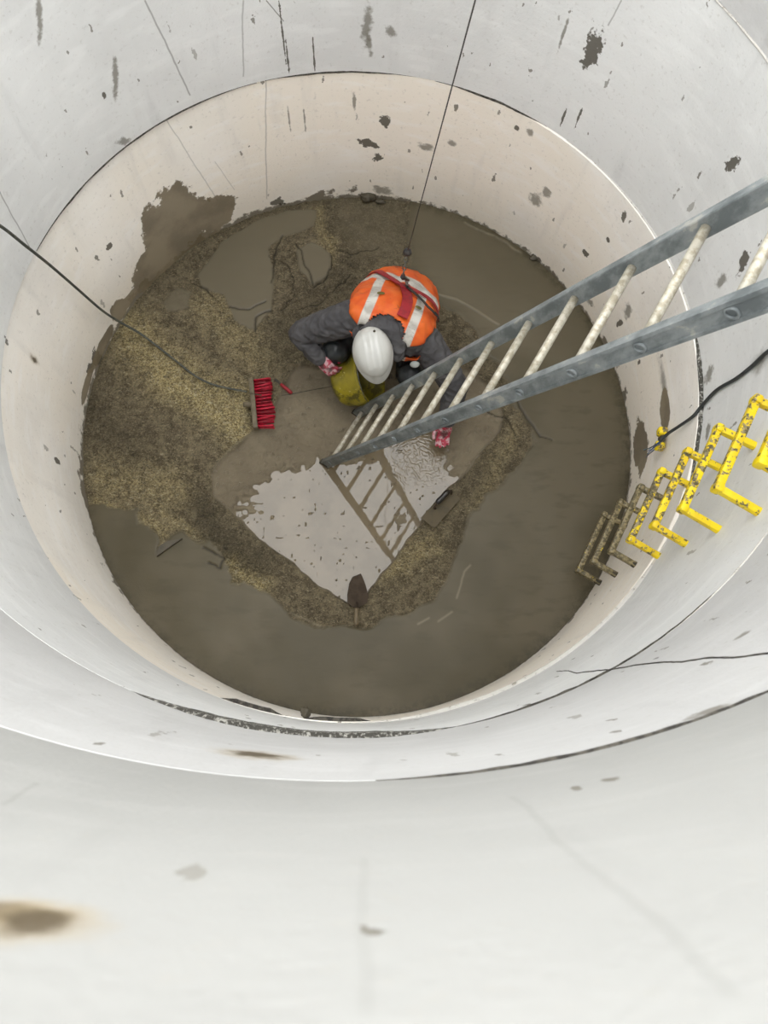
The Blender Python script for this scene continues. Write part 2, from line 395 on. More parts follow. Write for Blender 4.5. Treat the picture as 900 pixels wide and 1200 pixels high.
def ldist(line, wf=.5):
    P = W2(line); X = gx+warp*wf; Y = gy+warp2*wf; dm = np.full(len(gx), 9.0)
    for a, b in zip(P, P[1:]):
        ex, ey = b.x-a.x, b.y-a.y; L = ex*ex+ey*ey+1e-12; t = np.clip(((X-a.x)*ex+(Y-a.y)*ey)/L, 0, 1)
        dm = np.minimum(dm, np.hypot(X-a.x-t*ex, Y-a.y-t*ey))
    return dm
SUMP = [(300, 502), (262, 532), (247, 552), (249, 578), (275, 605), (310, 636), (350, 668), (385, 694), (411, 709), (428, 700), (452, 668), (478, 632), (500, 606), (522, 578), (552, 548), (578, 515), (592, 488), (585, 462), (560, 440), (520, 420), (470, 400), (400, 405), (372, 428), (345, 428), (322, 470)]
ROUGHP = [(80, 590), (120, 597), (160, 600), (175, 618), (188, 645), (212, 628), (240, 632), (262, 650), (268, 682), (290, 688), (318, 704), (350, 722), (400, 735), (440, 730), (480, 716), (512, 692), (526, 662), (540, 640), (552, 610), (572, 580), (602, 552), (626, 520), (618, 490), (600, 465), (585, 430), (556, 390), (530, 368), (508, 352), (490, 320), (476, 280), (482, 232), (440, 215), (330, 225), (250, 250), (150, 330), (70, 430)]
P1 = [(232, 318), (262, 282), (300, 258), (340, 245), (372, 243), (368, 264), (330, 278), (316, 292), (322, 326), (318, 362), (298, 388), (275, 372), (262, 345), (240, 340)]
P2 = [(346, 292), (365, 282), (388, 296), (388, 318), (368, 334), (352, 318)]
P3 = [(190, 352), (205, 335), (228, 340), (222, 362), (198, 368)]
P4 = [(395, 232), (475, 236), (476, 285), (462, 305), (420, 300), (395, 270)]
sS = sdist(SUMP, .35); sR = sdist(ROUGHP, 1.3); s1 = sdist(P1, .5); s2 = sdist(P2, .3); s3 = sdist(P3, .5); s4 = sdist(P4, .8)
sump = smst(sS, -.008, .012)
SHEENP = [(484, 236), (560, 258), (640, 312), (712, 400), (660, 430), (600, 400), (556, 384), (515, 348), (496, 310), (480, 280)]  # far right screed painted lighter, standing in for wet sheen and offsetting shading
sSheen = sdist(SHEENP, 1)
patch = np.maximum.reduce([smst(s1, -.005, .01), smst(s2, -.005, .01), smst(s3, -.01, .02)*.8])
rough = smst(sR, -.01, .02)*(1-patch)
rough = rough*(1-.6*smst(s4, -.05, .06))
n1 = fbm(10, 4, 11); n2 = fbm(38, 3, 12); n3 = fbm(3, 3, 13)
h = np.zeros(len(gx))
h += n3*.004
h -= .014*smst(sR, -.012, .012)                          # smooth screed stands proud of the rough concrete
h += patch*.012
h += rough*(n1*.009+n2*.006-.004*np.clip(1-np.abs(fbm(14, 3, 21))*9, 0, 1))
hs = -.0570+n1*.008+n2*.0045
h = h*(1-sump)+hs*sump
# mud heaped higher under the worker and at the near corner ripples
def blob(x, y, r, z):
    p = at(x, y); return z*np.exp(-(((gx-p.x)**2+(gy-p.y)**2)/(r*r)))
up_ = sdist([(240, 480), (240, 600), (268, 600), (284, 592), (298, 578), (318, 556), (340, 547), (366, 543), (392, 545), (420, 548), (436, 520), (470, 503), (505, 505), (520, 520), (528, 550), (548, 560), (600, 540), (640, 400), (480, 380), (340, 380)], .8)
up_ += .022*vnoise(gx*45, gy*45)+.03*vnoise(gx*24+5, gy*24)
lft = blob(282, 590, .13, 1.0)
h += sump*(smst(up_, -.03, .05)*.022+blob(470, 440, .22, .016)+blob(505, 590, .10, .006)+blob(280, 604, .08, .009)+blob(470, 610, .05, .010)+.016*smst(vnoise(gx*52+9, gy*52), .70, .88)+.02*lft*smst(vnoise(gx*34, gy*34+3), .05, .5))
lip = np.exp(-(sS/.010)**2)*.006; h += lip
# drawn lines: cracks, lips of the patches, trowel ridges
cr1 = np.minimum.reduce([ldist([(345, 282), (352, 292), (362, 318), (370, 334), (378, 328), (389, 312), (388, 296)]), ldist([(330, 275), (322, 300), (318, 330)]), ldist([(268, 358), (292, 362), (312, 352)]),
                         ldist([(298, 388), (300, 372), (318, 362)]), ldist([(228, 330), (242, 338), (250, 348)]), ldist([(600, 450), (612, 480), (632, 512), (648, 516)]), ldist([(352, 360), (380, 352), (396, 330), (412, 322)], 1), ldist([(318, 300), (338, 312), (345, 340), (332, 360)], 1), ldist([(395, 290), (412, 296), (440, 290)], 1), ldist([(236, 640), (262, 652), (258, 664), (244, 658)], .5), ldist([(575, 480), (596, 488), (604, 510)])])
h -= .008*np.exp(-(cr1/.005)**2)
rd = np.minimum.reduce([ldist([(510, 344), (535, 350), (560, 364), (584, 380)], .1), ldist([(190, 316), (215, 296), (245, 272), (280, 253), (300, 250)], .2), ldist([(545, 262), (580, 276), (610, 296)], .4), ldist([(298, 503), (270, 525), (250, 548)], .05), ldist([(545, 385), (570, 415)], .1)])
h += .005*np.exp(-(rd/.006)**2)
st1 = np.minimum.reduce([ldist([(490, 731), (503, 724)], .1), ldist([(514, 728), (530, 717)], .1), ldist([(340, 717), (375, 733)], .1), ldist([(535, 700), (545, 670), (552, 662)], .2), ldist([(375, 490), (340, 500), (300, 520)], 2)])
yel = np.maximum.reduce([np.exp(-(ldist(l, 1.0)/w)**2)*a for l, w, a in (([(150, 385), (185, 425), (230, 455), (280, 470)], .16, .85), ([(190, 440), (250, 480), (285, 500)], .13, 1.0), ([(120, 560), (200, 570)], .14, .5), ([(270, 660), (300, 690)], .07, 1.0), ([(375, 245), (385, 300)], .05, .55),
     ([(455, 665), (500, 640)], .08, .55), ([(110, 590), (190, 625)], .06, .7), ([(250, 360), (300, 420)], .14, .45), ([(600, 500), (560, 600)], .05, .3), ([(175, 590), (240, 640)], .05, .5))])
drk = np.maximum.reduce([np.exp(-(ldist(l, 1.0)/w)**2)*a for l, w, a in (([(235, 590), (250, 630), (300, 660)], .12, .9), ([(330, 400), (420, 300)], .2, .55), ([(395, 260), (470, 270)], .16, .5), ([(600, 560), (540, 640)], .1, .4), ([(108, 480), (160, 530)], .12, .6), ([(520, 480), (560, 560)], .12, .35), ([(540, 400), (600, 450)], .12, .3))])
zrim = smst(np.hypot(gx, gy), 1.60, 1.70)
idx = -np.ones(len(gx), int); idx[keep] = np.arange(keep.sum())
verts = np.stack([gx, gy, h], 1)[keep]
I = idx.reshape(GX.shape); q = np.stack([I[:-1, :-1], I[1:, :-1], I[1:, 1:], I[:-1, 1:]], -1).reshape(-1, 4); q = q[(q >= 0).all(1)]
me = bpy.data.meshes.new('floor'); me.from_pydata(verts.tolist(), [], q.tolist()); me.update()
floor = bpy.data.objects.new('floor', me); COL.objects.link(floor)
me.polygons.foreach_set('use_smooth', [True]*len(me.polygons))
def vattr(name, chans):
    a = me.attributes.new(name, 'FLOAT_COLOR', 'POINT'); d = np.ones((keep.sum(), 4), np.float32)
    for c, arr in enumerate(chans): d[:, c] = np.clip(arr, 0, 1)[keep]
    a.data.foreach_set('color', d.ravel())
vattr('zones', (rough, yel, drk)); vattr('marks', (np.maximum(np.exp(-(rd/.007)**2), np.exp(-(st1/.006)**2)), np.exp(-(cr1/.0048)**2), sump)); vattr('edge', (zrim, np.maximum(patch, .6*smst(sSheen, -.08, .08)), smst(sS, -.10, 0)))
t = NT('muddy_screed_floor'); v = t.pos()
def att(n):
    a = t.n('ShaderNodeAttribute', attribute_name=n); s = t.n('ShaderNodeSeparateColor'); t.l(a.outputs['Color'], s.inputs[0]); return s.outputs
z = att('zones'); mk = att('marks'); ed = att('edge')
sm = t.mix(t.ramp(t.noise(v, 1.1, 3), .38, .62), lin((96, 88, 66)), lin((114, 105, 84)))
sm = t.mix(t.ramp(t.noise(t.scale(v, (1, 3, 1)), 5, 5), .5, .7, 0, .4), sm, lin((88, 80, 59)))
nf = t.noise(v, 17, 8, .75); nc = t.noise(v, 88, 6, .8, .6); nm = t.noise(v, 4, 4)
nl = t.noise(t.scale(v, (1, 2.2, 1)), 42, 5, .75, 1.2)
gr = t.ramp(nc, .44, .58)
ro = t.mix(t.ramp(nf, .38, .62), lin((102, 92, 73)), lin((148, 135, 108)))
ro = t.mix(t.math('MULTIPLY', t.ramp(nc, .47, .38), .75), ro, lin((48, 42, 31)))
ro = t.mix(t.math('MULTIPLY', t.ramp(nc, .56, .62), .8), ro, lin((194, 178, 140)))
ro = t.mix(t.math('MULTIPLY', t.ramp(nl, .57, .63), .6), ro, lin((210, 197, 162)))
gold = t.mix(gr, lin((132, 114, 72)), lin((240, 220, 160)))
gold = t.mix(t.math('MULTIPLY', t.ramp(nl, .53, .62), .8), gold, lin((255, 246, 208)))
ym = t.math('MULTIPLY', z[1], t.ramp(nf, .28, .55)); ro = t.mix(t.math('MULTIPLY', ym, .85), ro, gold)
ro = t.mix(t.math('MULTIPLY', z[2], .7), ro, t.mix(gr, lin((48, 43, 33)), lin((92, 84, 66))))
col = t.mix(z[0], sm, ro)
col = t.mix(t.math('MULTIPLY', ed[1], .7), col, lin((130, 121, 101)))  # smooth patches, plus the painted sheen at far right
mud = t.mix(t.ramp(nm, .4, .65), lin((156, 143, 120)), lin((170, 157, 132)))
mud = t.mix(t.ramp(nc, .70, .76, 0, .8), mud, lin((210, 198, 172)))
col = t.mix(mk[2], col, mud)
col = t.mix(t.math('MULTIPLY', mk[0], .45), col, lin((172, 162, 138)))
col = t.mix(t.math('MULTIPLY', mk[1], .9), col, lin((44, 38, 28)))
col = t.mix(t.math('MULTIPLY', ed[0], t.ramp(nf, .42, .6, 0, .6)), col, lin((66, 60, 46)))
rg = t.mix(z[0], (.42, .42, .42, 1), (.6, .6, .6, 1)); rg = t.mix(mk[2], rg, (.3, .3, .3, 1))
hh = t.math('ADD', nf, t.math('MULTIPLY', nc, .7)); hh = t.math('MULTIPLY', hh, t.math('ADD', t.math('MULTIPLY', z[0], .96), .04))
t.fin(col, rg, nrm=t.bump(hh, 1.0, .016), spec=.22)
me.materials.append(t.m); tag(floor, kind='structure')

# water film over the mud of the sump
t = NT('muddy_water'); v = t.pos()
c = at(497, 535, -.04); d = t.n('ShaderNodeVectorMath', operation='DISTANCE'); t.l(v, d.inputs[0]); d.inputs[1].default_value = c
near = t.ramp(d.outputs['Value'], .26, .08)
wv = t.n('ShaderNodeTexWave', wave_type='RINGS', rings_direction='SPHERICAL'); mp = t.n('ShaderNodeMapping'); t.l(v, mp.inputs[0]); mp.inputs['Location'].default_value = -c
t.l(mp.outputs[0], wv.inputs[0]); wv.inputs['Scale'].default_value = 9; wv.inputs['Distortion'].default_value = 14; wv.inputs['Detail'].default_value = 3; wv.inputs['Detail Scale'].default_value = 2
hh = t.math('ADD', t.math('MULTIPLY', t.math('MULTIPLY', wv.outputs['Fac'], near), .6), t.math('MULTIPLY', t.noise(v, 9, 2), .30))
nn = t.noise(v, 5, 4)
wcol = t.mix(t.ramp(nn, .4, .65), lin((140, 126, 102)), lin((126, 113, 90)))
t.fin(wcol, .03, nrm=t.bump(hh, .15, .01), ior=1.46)
bm = bmesh.new(); vs = [bm.verts.new((p.x, p.y, -.0475)) for p in W2(SUMP, -.0475)]
cc = Vector((sum(v.co.x for v in vs)/len(vs), sum(v.co.y for v in vs)/len(vs), -.0475))
for vv in vs: vv.co = cc+(vv.co-cc)*1.03
bm.faces.new(vs); bmesh.ops.triangulate(bm, faces=bm.faces)
o = mesh_obj('muddy_water', bm, t.m)
tag(o, 'shallow puddle of grey muddy water reflecting the sky in the square sump', 'water')

# ============================================================ yellow step irons
def step_mat(name, mud):
    t = NT(name); v = t.pos(); n = t.noise(v, 38, 5, .7); n2 = t.noise(v, 10, 3)
    yl = t.mix(t.ramp(n2, .4, .6), lin((296, 262, 16)), lin((280, 240, 18)))
    f = t.math('ADD', n, t.math('MULTIPLY', n2, .25))
    a = .72-mud*.22
    m = t.ramp(f, a, a+.03)
    dirt = t.mix(t.ramp(t.noise(v, 70, 3), .4, .6), lin((104, 94, 62)), lin((176, 160, 118)))
    return t.fin(t.mix(m, yl, dirt), .45, nrm=t.bump(f, .4, .004))
mY = step_mat('yellow_plastic', .15); mYm = step_mat('yellow_plastic_spattered', .58); mYd = step_mat('yellow_plastic_caked_in_mud', 1.3)
mYbar = step_mat('yellow_plastic_bar', .5); mYl = step_mat('yellow_plastic_lightly_spotted', .36); mDk = simple('dark_iron', (60, 54, 44), .7, c2=(96, 84, 62)); mMud = simple('mud', (92, 84, 66), .6, c2=(62, 56, 42), sc=30)
LB = ['caked in brown mud, lowest at the floor', 'caked in brown mud, second up from the floor', 'spotted with brown mud, third up from the floor',
      'with a dirty grip bar, fourth up from the floor', 'with a pale mud smeared grip bar, fifth from the floor', 'with brown spots on its grip bar, sixth from the floor',
      'clean bright yellow with one mud blob, seventh from the floor', 'clean bright yellow, highest in view at the right edge']
def bar(bm, pts, w, hgt):
    """rounded rectangular bar along pts with mitred corners"""
    sweep(bm, pts, 1, 12, up=(0, 0, 1), flat=(w, hgt))
STEP = []
for i in range(8):
    zz = .149+.294*i+(.012 if i == 2 else 0)
    a0, a1, r = -34.4-.12*i, -20.6-.1*i, 1.545-.004*i
    root = empty('step_iron', cyl((a0+a1)/2, 1.66, zz))
    tag(root, 'yellow plastic wall step '+LB[i], 'step', 'yellow climbing steps up the shaft wall')
    f0, f1, c0, c1 = cyl(a0+.3, 1.68, zz), cyl(a1-.6, 1.69, zz), cyl(a0, r, zz), cyl(a1, r, zz)
    X = (c1-c0).normalized(); Z = Vector((0, 0, 1)); Y = Z.cross(X)
    bm = bmesh.new(); L = (c1-c0).length
    box(bm, (c0+c1)/2, L, .030, .034, X, Y, Z, bev=.005)
    for k in range(14):      # grip ribs and toe edge
        box(bm, c0+X*(L*(k+1.5)/16)+Z*.015, .006, .028, .005, X, Y, Z, bev=.001)
    mb = (mYd, mYd, mYd, mYm, mYbar, mYbar, mYl, mY)[i]; ml = (mYd, mYd, mYd, mY, mY, mY, mY, mY)[i]
    g = sharp(mesh_obj('grip_bar', bm, mb)); put(root, g)
    for f, c, s in ((f0, c0, -1), (f1, c1, 1)):
        bm = bmesh.new(); d = (f-c).normalized(); sd = Z.cross(d)
        box(bm, (f+c)/2, (f-c).length+.012, .028, .032, d, sd, Z, bev=.006)
        box(bm, c, .034, .034, .052, X, Y, Z, bev=.010)
        lg = sharp(mesh_obj('leg', bm, ml)); put(root, lg)
        bm = bmesh.new(); lathe(bm, [(.0165, -.03), (.0175, -.02), (.0175, .006), (.0, .006)], f, d, 18)
        pl = sharp(mesh_obj('wall_plug', bm, mDk if i < 3 else ml)); put(root, pl)
    STEP.append(root)

# ============================================================ aluminium ladder
LBp, LU, LV = Vector((-.1667, -.2211, .0723)), Vector((.0841, -.0546, .2668)), Vector((.1928, .3251, .0069))
lu = LU.normalized(); lv = (LV-lu*LV.dot(lu)).normalized(); ln_ = lu.cross(lv).normalized(); LWd = LV.length
t = NT('muddy_aluminium'); v = t.pos(); vs = t.scale(v, (1, 1, .5)); n = t.noise(vs, 16, 6, .65); n2 = t.noise(v, 60, 4)
spz = t.n('ShaderNodeSeparateXYZ'); t.l(v, spz.inputs[0])
colr = t.mix(t.ramp(n, .38, .62), lin((130, 138, 140)), lin((176, 183, 184)))
colr = t.mix(t.ramp(n, .60, .68, 0, .6), colr, lin((236, 232, 220)))
colr = t.mix(t.ramp(spz.outputs[2], 1.0, 0, 0, .45), colr, lin((104, 104, 92)))
alu = t.fin(colr, .48, .35, t.bump(n2, .15, .003))
t = NT('worn_rung_aluminium'); v = t.pos(); n = t.noise(v, 45, 5, .65)
colr = t.mix(t.ramp(n, .4, .62), lin((226, 220, 202)), lin((184, 175, 152)))
rungm = t.fin(colr, .5, .25, t.bump(n, .4, .003))
NR = 15
lad = empty('ladder', LBp-LU*.42); tag(lad, 'long grey aluminium ladder with pale rungs leaning up from the sump', 'ladder')
i0, i1 = -.44, NR-.4
DEP, THK = .058, .026
for s, nm in ((0, 'near'), (1, 'far')):
    bm = bmesh.new(); a = LBp+LU*i0; b = LBp+LU*i1
    off = lv*(THK/2) if s == 0 else lv*(LWd+THK/2)
    # box section with lips and a shallow channel on the outer face
    sgn = -1 if s == 0 else 1
    h2 = DEP/2; w2 = THK/2
    prof = [(-h2, -w2), (-h2+.003, -w2-.002), (h2-.003, -w2-.002), (h2, -w2), (h2, w2), (h2-.010, w2+.0015), (h2-.012, w2-.003), (-h2+.012, w2-.003), (-h2+.010, w2+.0015), (-h2, w2)]
    rows = []
    for k in range(41):
        p = a.lerp(b, k/40)+off
        rows.append([bm.verts.new(p+ln_*x+lv*(y*sgn)) for x, y in prof])
    P = len(prof)
    for A, B in zip(rows, rows[1:]):
        for q_ in range(P): bm.faces.new((A[q_], A[(q_+1) % P], B[(q_+1) % P], B[q_]))
    bm.faces.new(rows[0]); bm.faces.new(rows[-1][::-1])
    st = sharp(mesh_obj('stile', bm, alu), 25); put(lad, st)
    bm = bmesh.new(); box(bm, a+off-lu*.012, DEP+.010, THK+.008, .05, ln_, lv, lu, bev=.006)
    ft = mesh_obj('rubber_foot', bm, simple('muddy_rubber', (58, 54, 46), .8, c2=(86, 78, 62)) if s == 0 else bpy.data.materials['muddy_rubber']); put(lad, sharp(ft))
for i in range(NR):
    p = LBp+LU*i; bm = bmesh.new()
    a = p+lv*.004; b = p+lv*(LWd+THK-.004)
    rx_ = .0128
    sec = []
    for k in range(24):       # rounded D section with fine grip ribs
        an = 2*PI*k/24; r = rx_*(1+.05*(k % 2)); sec.append((math.cos(an)*r*1.0, math.sin(an)*r*.92))
    r1 = [bm.verts.new(a+ln_*x+lu*y) for x, y in sec]; r2 = [bm.verts.new(b+ln_*x+lu*y) for x, y in sec]
    for k in range(24): bm.faces.new((r1[k], r1[(k+1) % 24], r2[(k+1) % 24], r2[k]))
    bm.faces.new(r1); bm.faces.new(r2[::-1])
    rg_ = mesh_obj('rung', bm, rungm); put(lad, rg_)
    for q0, dd in ((p, -lv), (p+lv*(LWd+THK), lv)):
        bm = bmesh.new(); lathe(bm, [(.011, -.008), (.011, .001), (.014, .0035), (.0175, .002), (.0185, -.004)], q0, dd, 20)
        c_ = mesh_obj('rung_end', bm, alu); put(lad, c_)

# ============================================================ worker
mJack = simple('charcoal_jacket_cloth', (76, 74, 76), .75, c2=(98, 96, 97), sc=9, amt=.6, bump=.25, bd=.006)
mTrou = simple('dark_waterproof_trousers', (44, 48, 50), .42, c2=(30, 32, 33), sc=8, bump=.2)
mSkin = simple('skin', (196, 146, 120), .55, c2=(178, 120, 98), sc=14, bump=.05)
mHair = simple('dark_hair', (58, 44, 34), .6)
mBoot = simple('black_rubber_boots', (34, 34, 34), .35, c2=(86, 78, 62), sc=14, amt=.6)
mHelm = simple('white_helmet_plastic', (238, 238, 232), .33, c2=(206, 203, 192), sc=6, amt=.35, bump=.03, thr=(.5, .75))
t = NT('pink_patterned_glove'); v = t.pos(); n = t.voro(v, 62); n2 = t.noise(v, 40, 4)
colr = t.mix(t.ramp(n2, .47, .55), lin((196, 60, 84)), lin((226, 180, 184))); colr = t.mix(t.ramp(t.noise(v, 16, 4), .52, .66, 0, .85), colr, lin((84, 58, 54)))
mGlv = t.fin(colr, .6, nrm=t.bump(n2, .3, .003))
mRed = simple('red_webbing', (178, 26, 40), .6, c2=(120, 20, 30), sc=40, amt=.4)
mBlk = simple('black_webbing', (38, 32, 34), .6, c2=(84, 74, 60), sc=40, amt=.4)
mMet = simple('steel', (150, 150, 144), .35, .9, c2=(84, 78, 66), sc=60)
mBadge = simple('grey_badge', (170, 174, 168), .5, c2=(130, 132, 126))
# joints
SPx = [at(469, 353, .22), at(467, 355, .34), at(463, 362, .46), at(459, 371, .56), at(456, 381, .63), at(451, 392, .665), at(446, 403, .68)]
hipc = SPx[1]; RXa = Vector((.93, -.30, -.10)).normalized()   # towards the worker's left
shR, elR, wrR = at(414, 372, .62), at(353, 391, .42), at(375, 420, .34)
shL, elL, wrL = at(497, 400, .57), at(534, 452, .37), at(523, 497, .15)
hpR, hpL = hipc-RXa*.10, hipc+RXa*.10
knR, knL = at(394, 408, .34), at(480, 436, .32)
anR, anL = at(418, 372, .08), at(492, 396, .06)
tnR, tnL = at(402, 408, .0)+Vector((0, 0, .02)), at(478, 428, .0)+Vector((0, 0, .0))
def toe(an, t_):
    d = t_-an; d.z = 0; d.normalize(); return Vector((an.x, an.y, .042))+d*.13
tnR, tnL = toe(anR, tnR), toe(anL, tnL)
headc = at(437, 413, .70); hup = Vector((-.04, -.36, .93)).normalized(); hfw = (Vector((.20, -1, -.25))); hfw = (hfw-hup*hfw.dot(hup)).normalized(); hrt = hfw.cross(hup).normalized()
neck = at(446, 398, .66)
def torso(bm, k, a0=1.0, b0=1.0, upto=7):
    A = [.17, .175, .18, .185, .19, .17, .075]; B = [.13, .125, .12, .12, .115, .095, .06]
    pass
SA = [.175, .195, .210, .218, .220, .205, .110]; SB = [.135, .135, .135, .135, .130, .115, .070]
def spine(s):
    """centre, right, back, half widths at s in 0..1"""
    f = max(0, min(5.9999, s*6)); i = int(f); u = f-i
    P = [SPx[0]*2-SPx[1]]+SPx+[SPx[-1]*2-SPx[-2]]
    a, b, c, d = P[i:i+4]
    p = .5*((2*b)+(c-a)*u+(2*a-5*b+4*c-d)*u*u+(-a+3*b-3*c+d)*u**3)
    tg = .5*((c-a)+2*(2*a-5*b+4*c-d)*u+3*(-a+3*b-3*c+d)*u*u); tg.normalize()
    X = (RXa-tg*RXa.dot(tg)).normalized(); Bk = tg.cross(X)*-1
    if Bk.y < 0: Bk = -Bk
    e = lambda T: T[i]+(T[i+1]-T[i])*(u*u*(3-2*u))
    return p, X, Bk, e(SA), e(SB)
def surf(s, phi, ka=1.0, off=0.0, kb=None):
    p, X, Bk, a, b = spine(s); co, si = math.cos(phi), math.sin(phi); ex = .8
    cx = math.copysign(abs(co)**ex, co); sy = math.copysign(abs(si)**ex, si)
    q = p+X*(a*ka*cx)+Bk*(b*(kb or ka)*sy); n = (X*(co/a)+Bk*(si/b)).normalized()
    return q+n*off, n
def loftsolid(bm, ka, off, s0, s1, ns=14, nu=28):
    rows = [[bm.verts.new(surf(s0+(s1-s0)*i/ns, 2*PI*k/nu, ka, off)[0]) for k in range(nu)] for i in range(ns+1)]
    for A, B in zip(rows, rows[1:]):
        for k in range(nu): bm.faces.new((A[k], A[(k+1) % nu], B[(k+1) % nu], B[k]))
    bm.faces.new(rows[0]); bm.faces.new(rows[-1][::-1])
def fingers(bm, wrist, palm_dir, side, down, rad, curl, spread=1.0, gl=0.0):
    """palm and five separate bent fingers; side = towards the thumb"""
    pd = Vector(palm_dir).normalized(); sd = Vector(side); sd = (sd-pd*sd.dot(pd)).normalized(); dn = pd.cross(sd); 
    if dn.dot(Vector(down)) < 0: dn = -dn
    pc = wrist+pd*.045
    ell(bm, pc, .050+gl, .042+gl, .017+gl, pd, sd, dn)
    limb(bm, [wrist-pd*.01, wrist+pd*.02], [.027+gl, .026+gl], 12)
    for j, (o_, L) in enumerate(((.031, .070), (.011, .078), (-.010, .073), (-.029, .058))):
        b0 = wrist+pd*.078+sd*o_; p = [b0-pd*.015, b0]; ang = 0; q_ = b0; dirv = (pd+sd*(o_*3*spread)).normalized()
        for k, fr in enumerate((.42, .32, .26)):
            ang += curl*(.7 if k == 0 else 1.0)*(1+.08*j); dd = dirv*math.cos(ang)+dn*math.sin(ang); q_ = q_+dd*L*fr; p.append(q_)
        limb(bm, p, [rad*1.05+gl, rad*1.05+gl, rad+gl, rad*.93+gl, rad*.82+gl], 10)
    b0 = wrist+pd*.022+sd*.030
    t1 = b0+(pd*.6+sd*.75).normalized()*.036; t2 = t1+(pd*.85+sd*.25+dn*.45).normalized()*.030; t3 = t2+(pd*.8+dn*.55-sd*.1).normalized()*.024
    limb(bm, [wrist+pd*.015+sd*.012, b0, t1, t2, t3], [.016+gl, .014+gl, rad*1.15+gl, rad*1.05+gl, rad*.9+gl], 10)
# right hand holds the bucket rim; left hand presses down in the mud
hdR = Vector((.62, -.62, -.25)).normalized(); hdL = Vector((-.12, -.55, -.82)).normalized()
# body: one continuous skin
bm = bmesh.new()
loftsolid(bm, .86, 0, .02, .96)
limb(bm, [SPx[5], neck-Vector((0,0,.03)), headc-hup*.05], [.06, .050, .055])
for sh, el, wr in ((shR, elR, wrR), (shL, elL, wrL)):
    limb(bm, [sh, sh.lerp(el, .5), el, el.lerp(wr, .5), wr], [.058, .048, .040, .036, .026])
    limb(bm, [SPx[4].lerp(sh, .4), sh], [.075, .058])
for hp, kn, an, tn in ((hpR, knR, anR, tnR), (hpL, knL, anL, tnL)):
    limb(bm, [hp, hp.lerp(kn, .5), kn, kn.lerp(an, .4), an, tn], [.085, .072, .054, .050, .034, .024])
ell(bm, headc, .073, .090, .085, hrt, hfw, hup, 24, 16)
ell(bm, headc+hfw*.035-hup*.060, .052, .055, .052, hrt, hfw, hup)             # jaw
ell(bm, headc+hfw*.093-hup*.030, .012, .018, .022, hrt, hfw, hup)             # nose
ell(bm, headc+hfw*.082-hup*.005, .045, .014, .010, hrt, hfw, hup)             # brow
ell(bm, headc+hfw*.088-hup*.062, .022, .009, .006, hrt, hfw, hup)             # lips
for s in (-1, 1): ell(bm, headc+hrt*.076*s-hup*.020, .012, .020, .032, hrt, hfw, hup)
fingers(bm, wrR, hdR, Vector((.1, .6, .6)), (0, -.3, -1), .0082, .55)
fingers(bm, wrL, hdL, Vector((-1, -.1, 0)), (0, -1, .1), .0082, .28)
body = fuse('person', bm, mSkin, .0065, 3)
tag(body, 'person in white helmet, orange vest and grey jacket crouching over the sump with gloved hands', 'person')
def eye(s):
    bm = bmesh.new(); ell(bm, headc+hfw*.076+hrt*.030*s-hup*.020, .011, .011, .011); return mesh_obj('eye', bm, simple('eye_white', (220, 216, 208), .2), body)
eye(-1); eye(1)
bm = bmesh.new(); ell(bm, headc+hup*.016-hfw*.014, .080, .090, .078, hrt, hfw, hup, 24, 16)
for v_ in bm.verts:
    v_.co += (v_.co-headc).normalized()*.003*noise.noise(v_.co*60)
dl = [f for f in bm.faces if (f.calc_center_median()-headc).dot(hfw) > .055 and (f.calc_center_median()-headc).dot(hup) < .04]; bmesh.ops.delete(bm, geom=dl, context='FACES')
mesh_obj('hair', bm, mHair, body)
# trousers
bm = bmesh.new(); loftsolid(bm, .97, 0, -.0, .40)
for hp, kn, an in ((hpR, knR, anR), (hpL, knL, anL)):
    limb(bm, [hp, hp.lerp(kn, .5), kn, kn.lerp(an, .35), kn.lerp(an, .78)], [.112, .096, .078, .072, .062])
    ell(bm, kn+Vector((0, -.02, .01)), .080, .075, .082)
fuse('trousers', bm, mTrou, .009, 4, body, wr=(.0045, 14, 1.3))
# knee patches
for kn, s in ((knR, -1), (knL, 1)):
    bm = bmesh.new(); d = Vector((.1*s, -.5, .8)).normalized(); x_, y_, _ = frame(d)
    lathe(bm, [(.062, .055), (.058, .072), (.04, .084), (0, .088)], kn, d, 24, .95, 1.05)
    mesh_obj('knee_pad', bm, mTrou, body)
# boots
for kn, an, tn in ((knR, anR, tnR), (knL, anL, tnL)):
    bm = bmesh.new(); top = kn.lerp(an, .62); fd = (tn-an); fd.z = 0; fd.normalize()
    limb(bm, [top, an+Vector((0, 0, .01)), Vector((an.x, an.y, .052))], [.078, .060, .052]); ell(bm, Vector((an.x, an.y, .040))+fd*.065, .150, .052, .042, fd, Vector((-fd.y, fd.x, 0)))
    ell(bm, Vector((an.x, an.y, .042))+fd*.14, .070, .056, .044, fd, Vector((-fd.y, fd.x, 0)))
    fuse('boot', bm, mBoot, .007, 3, body)
# jacket with sleeves and hood
bm = bmesh.new(); loftsolid(bm, 1.0, 0, .06, .93)
for sh, el, wr, tt in ((shR, elR, wrR, .93), (shL, elL, wrL, .86)):
    mid = sh.lerp(el, .5); fm = el.lerp(wr, .5)
    limb(bm, [SPx[4].lerp(sh, .45), sh], [.095, .082]); limb(bm, [sh, mid, el, fm, el.lerp(wr, tt)], [.092, .084, .068, .060, .048])
fuse('jacket', bm, mJack, .0075, 4, body, wr=(.0095, 15, 1.5))
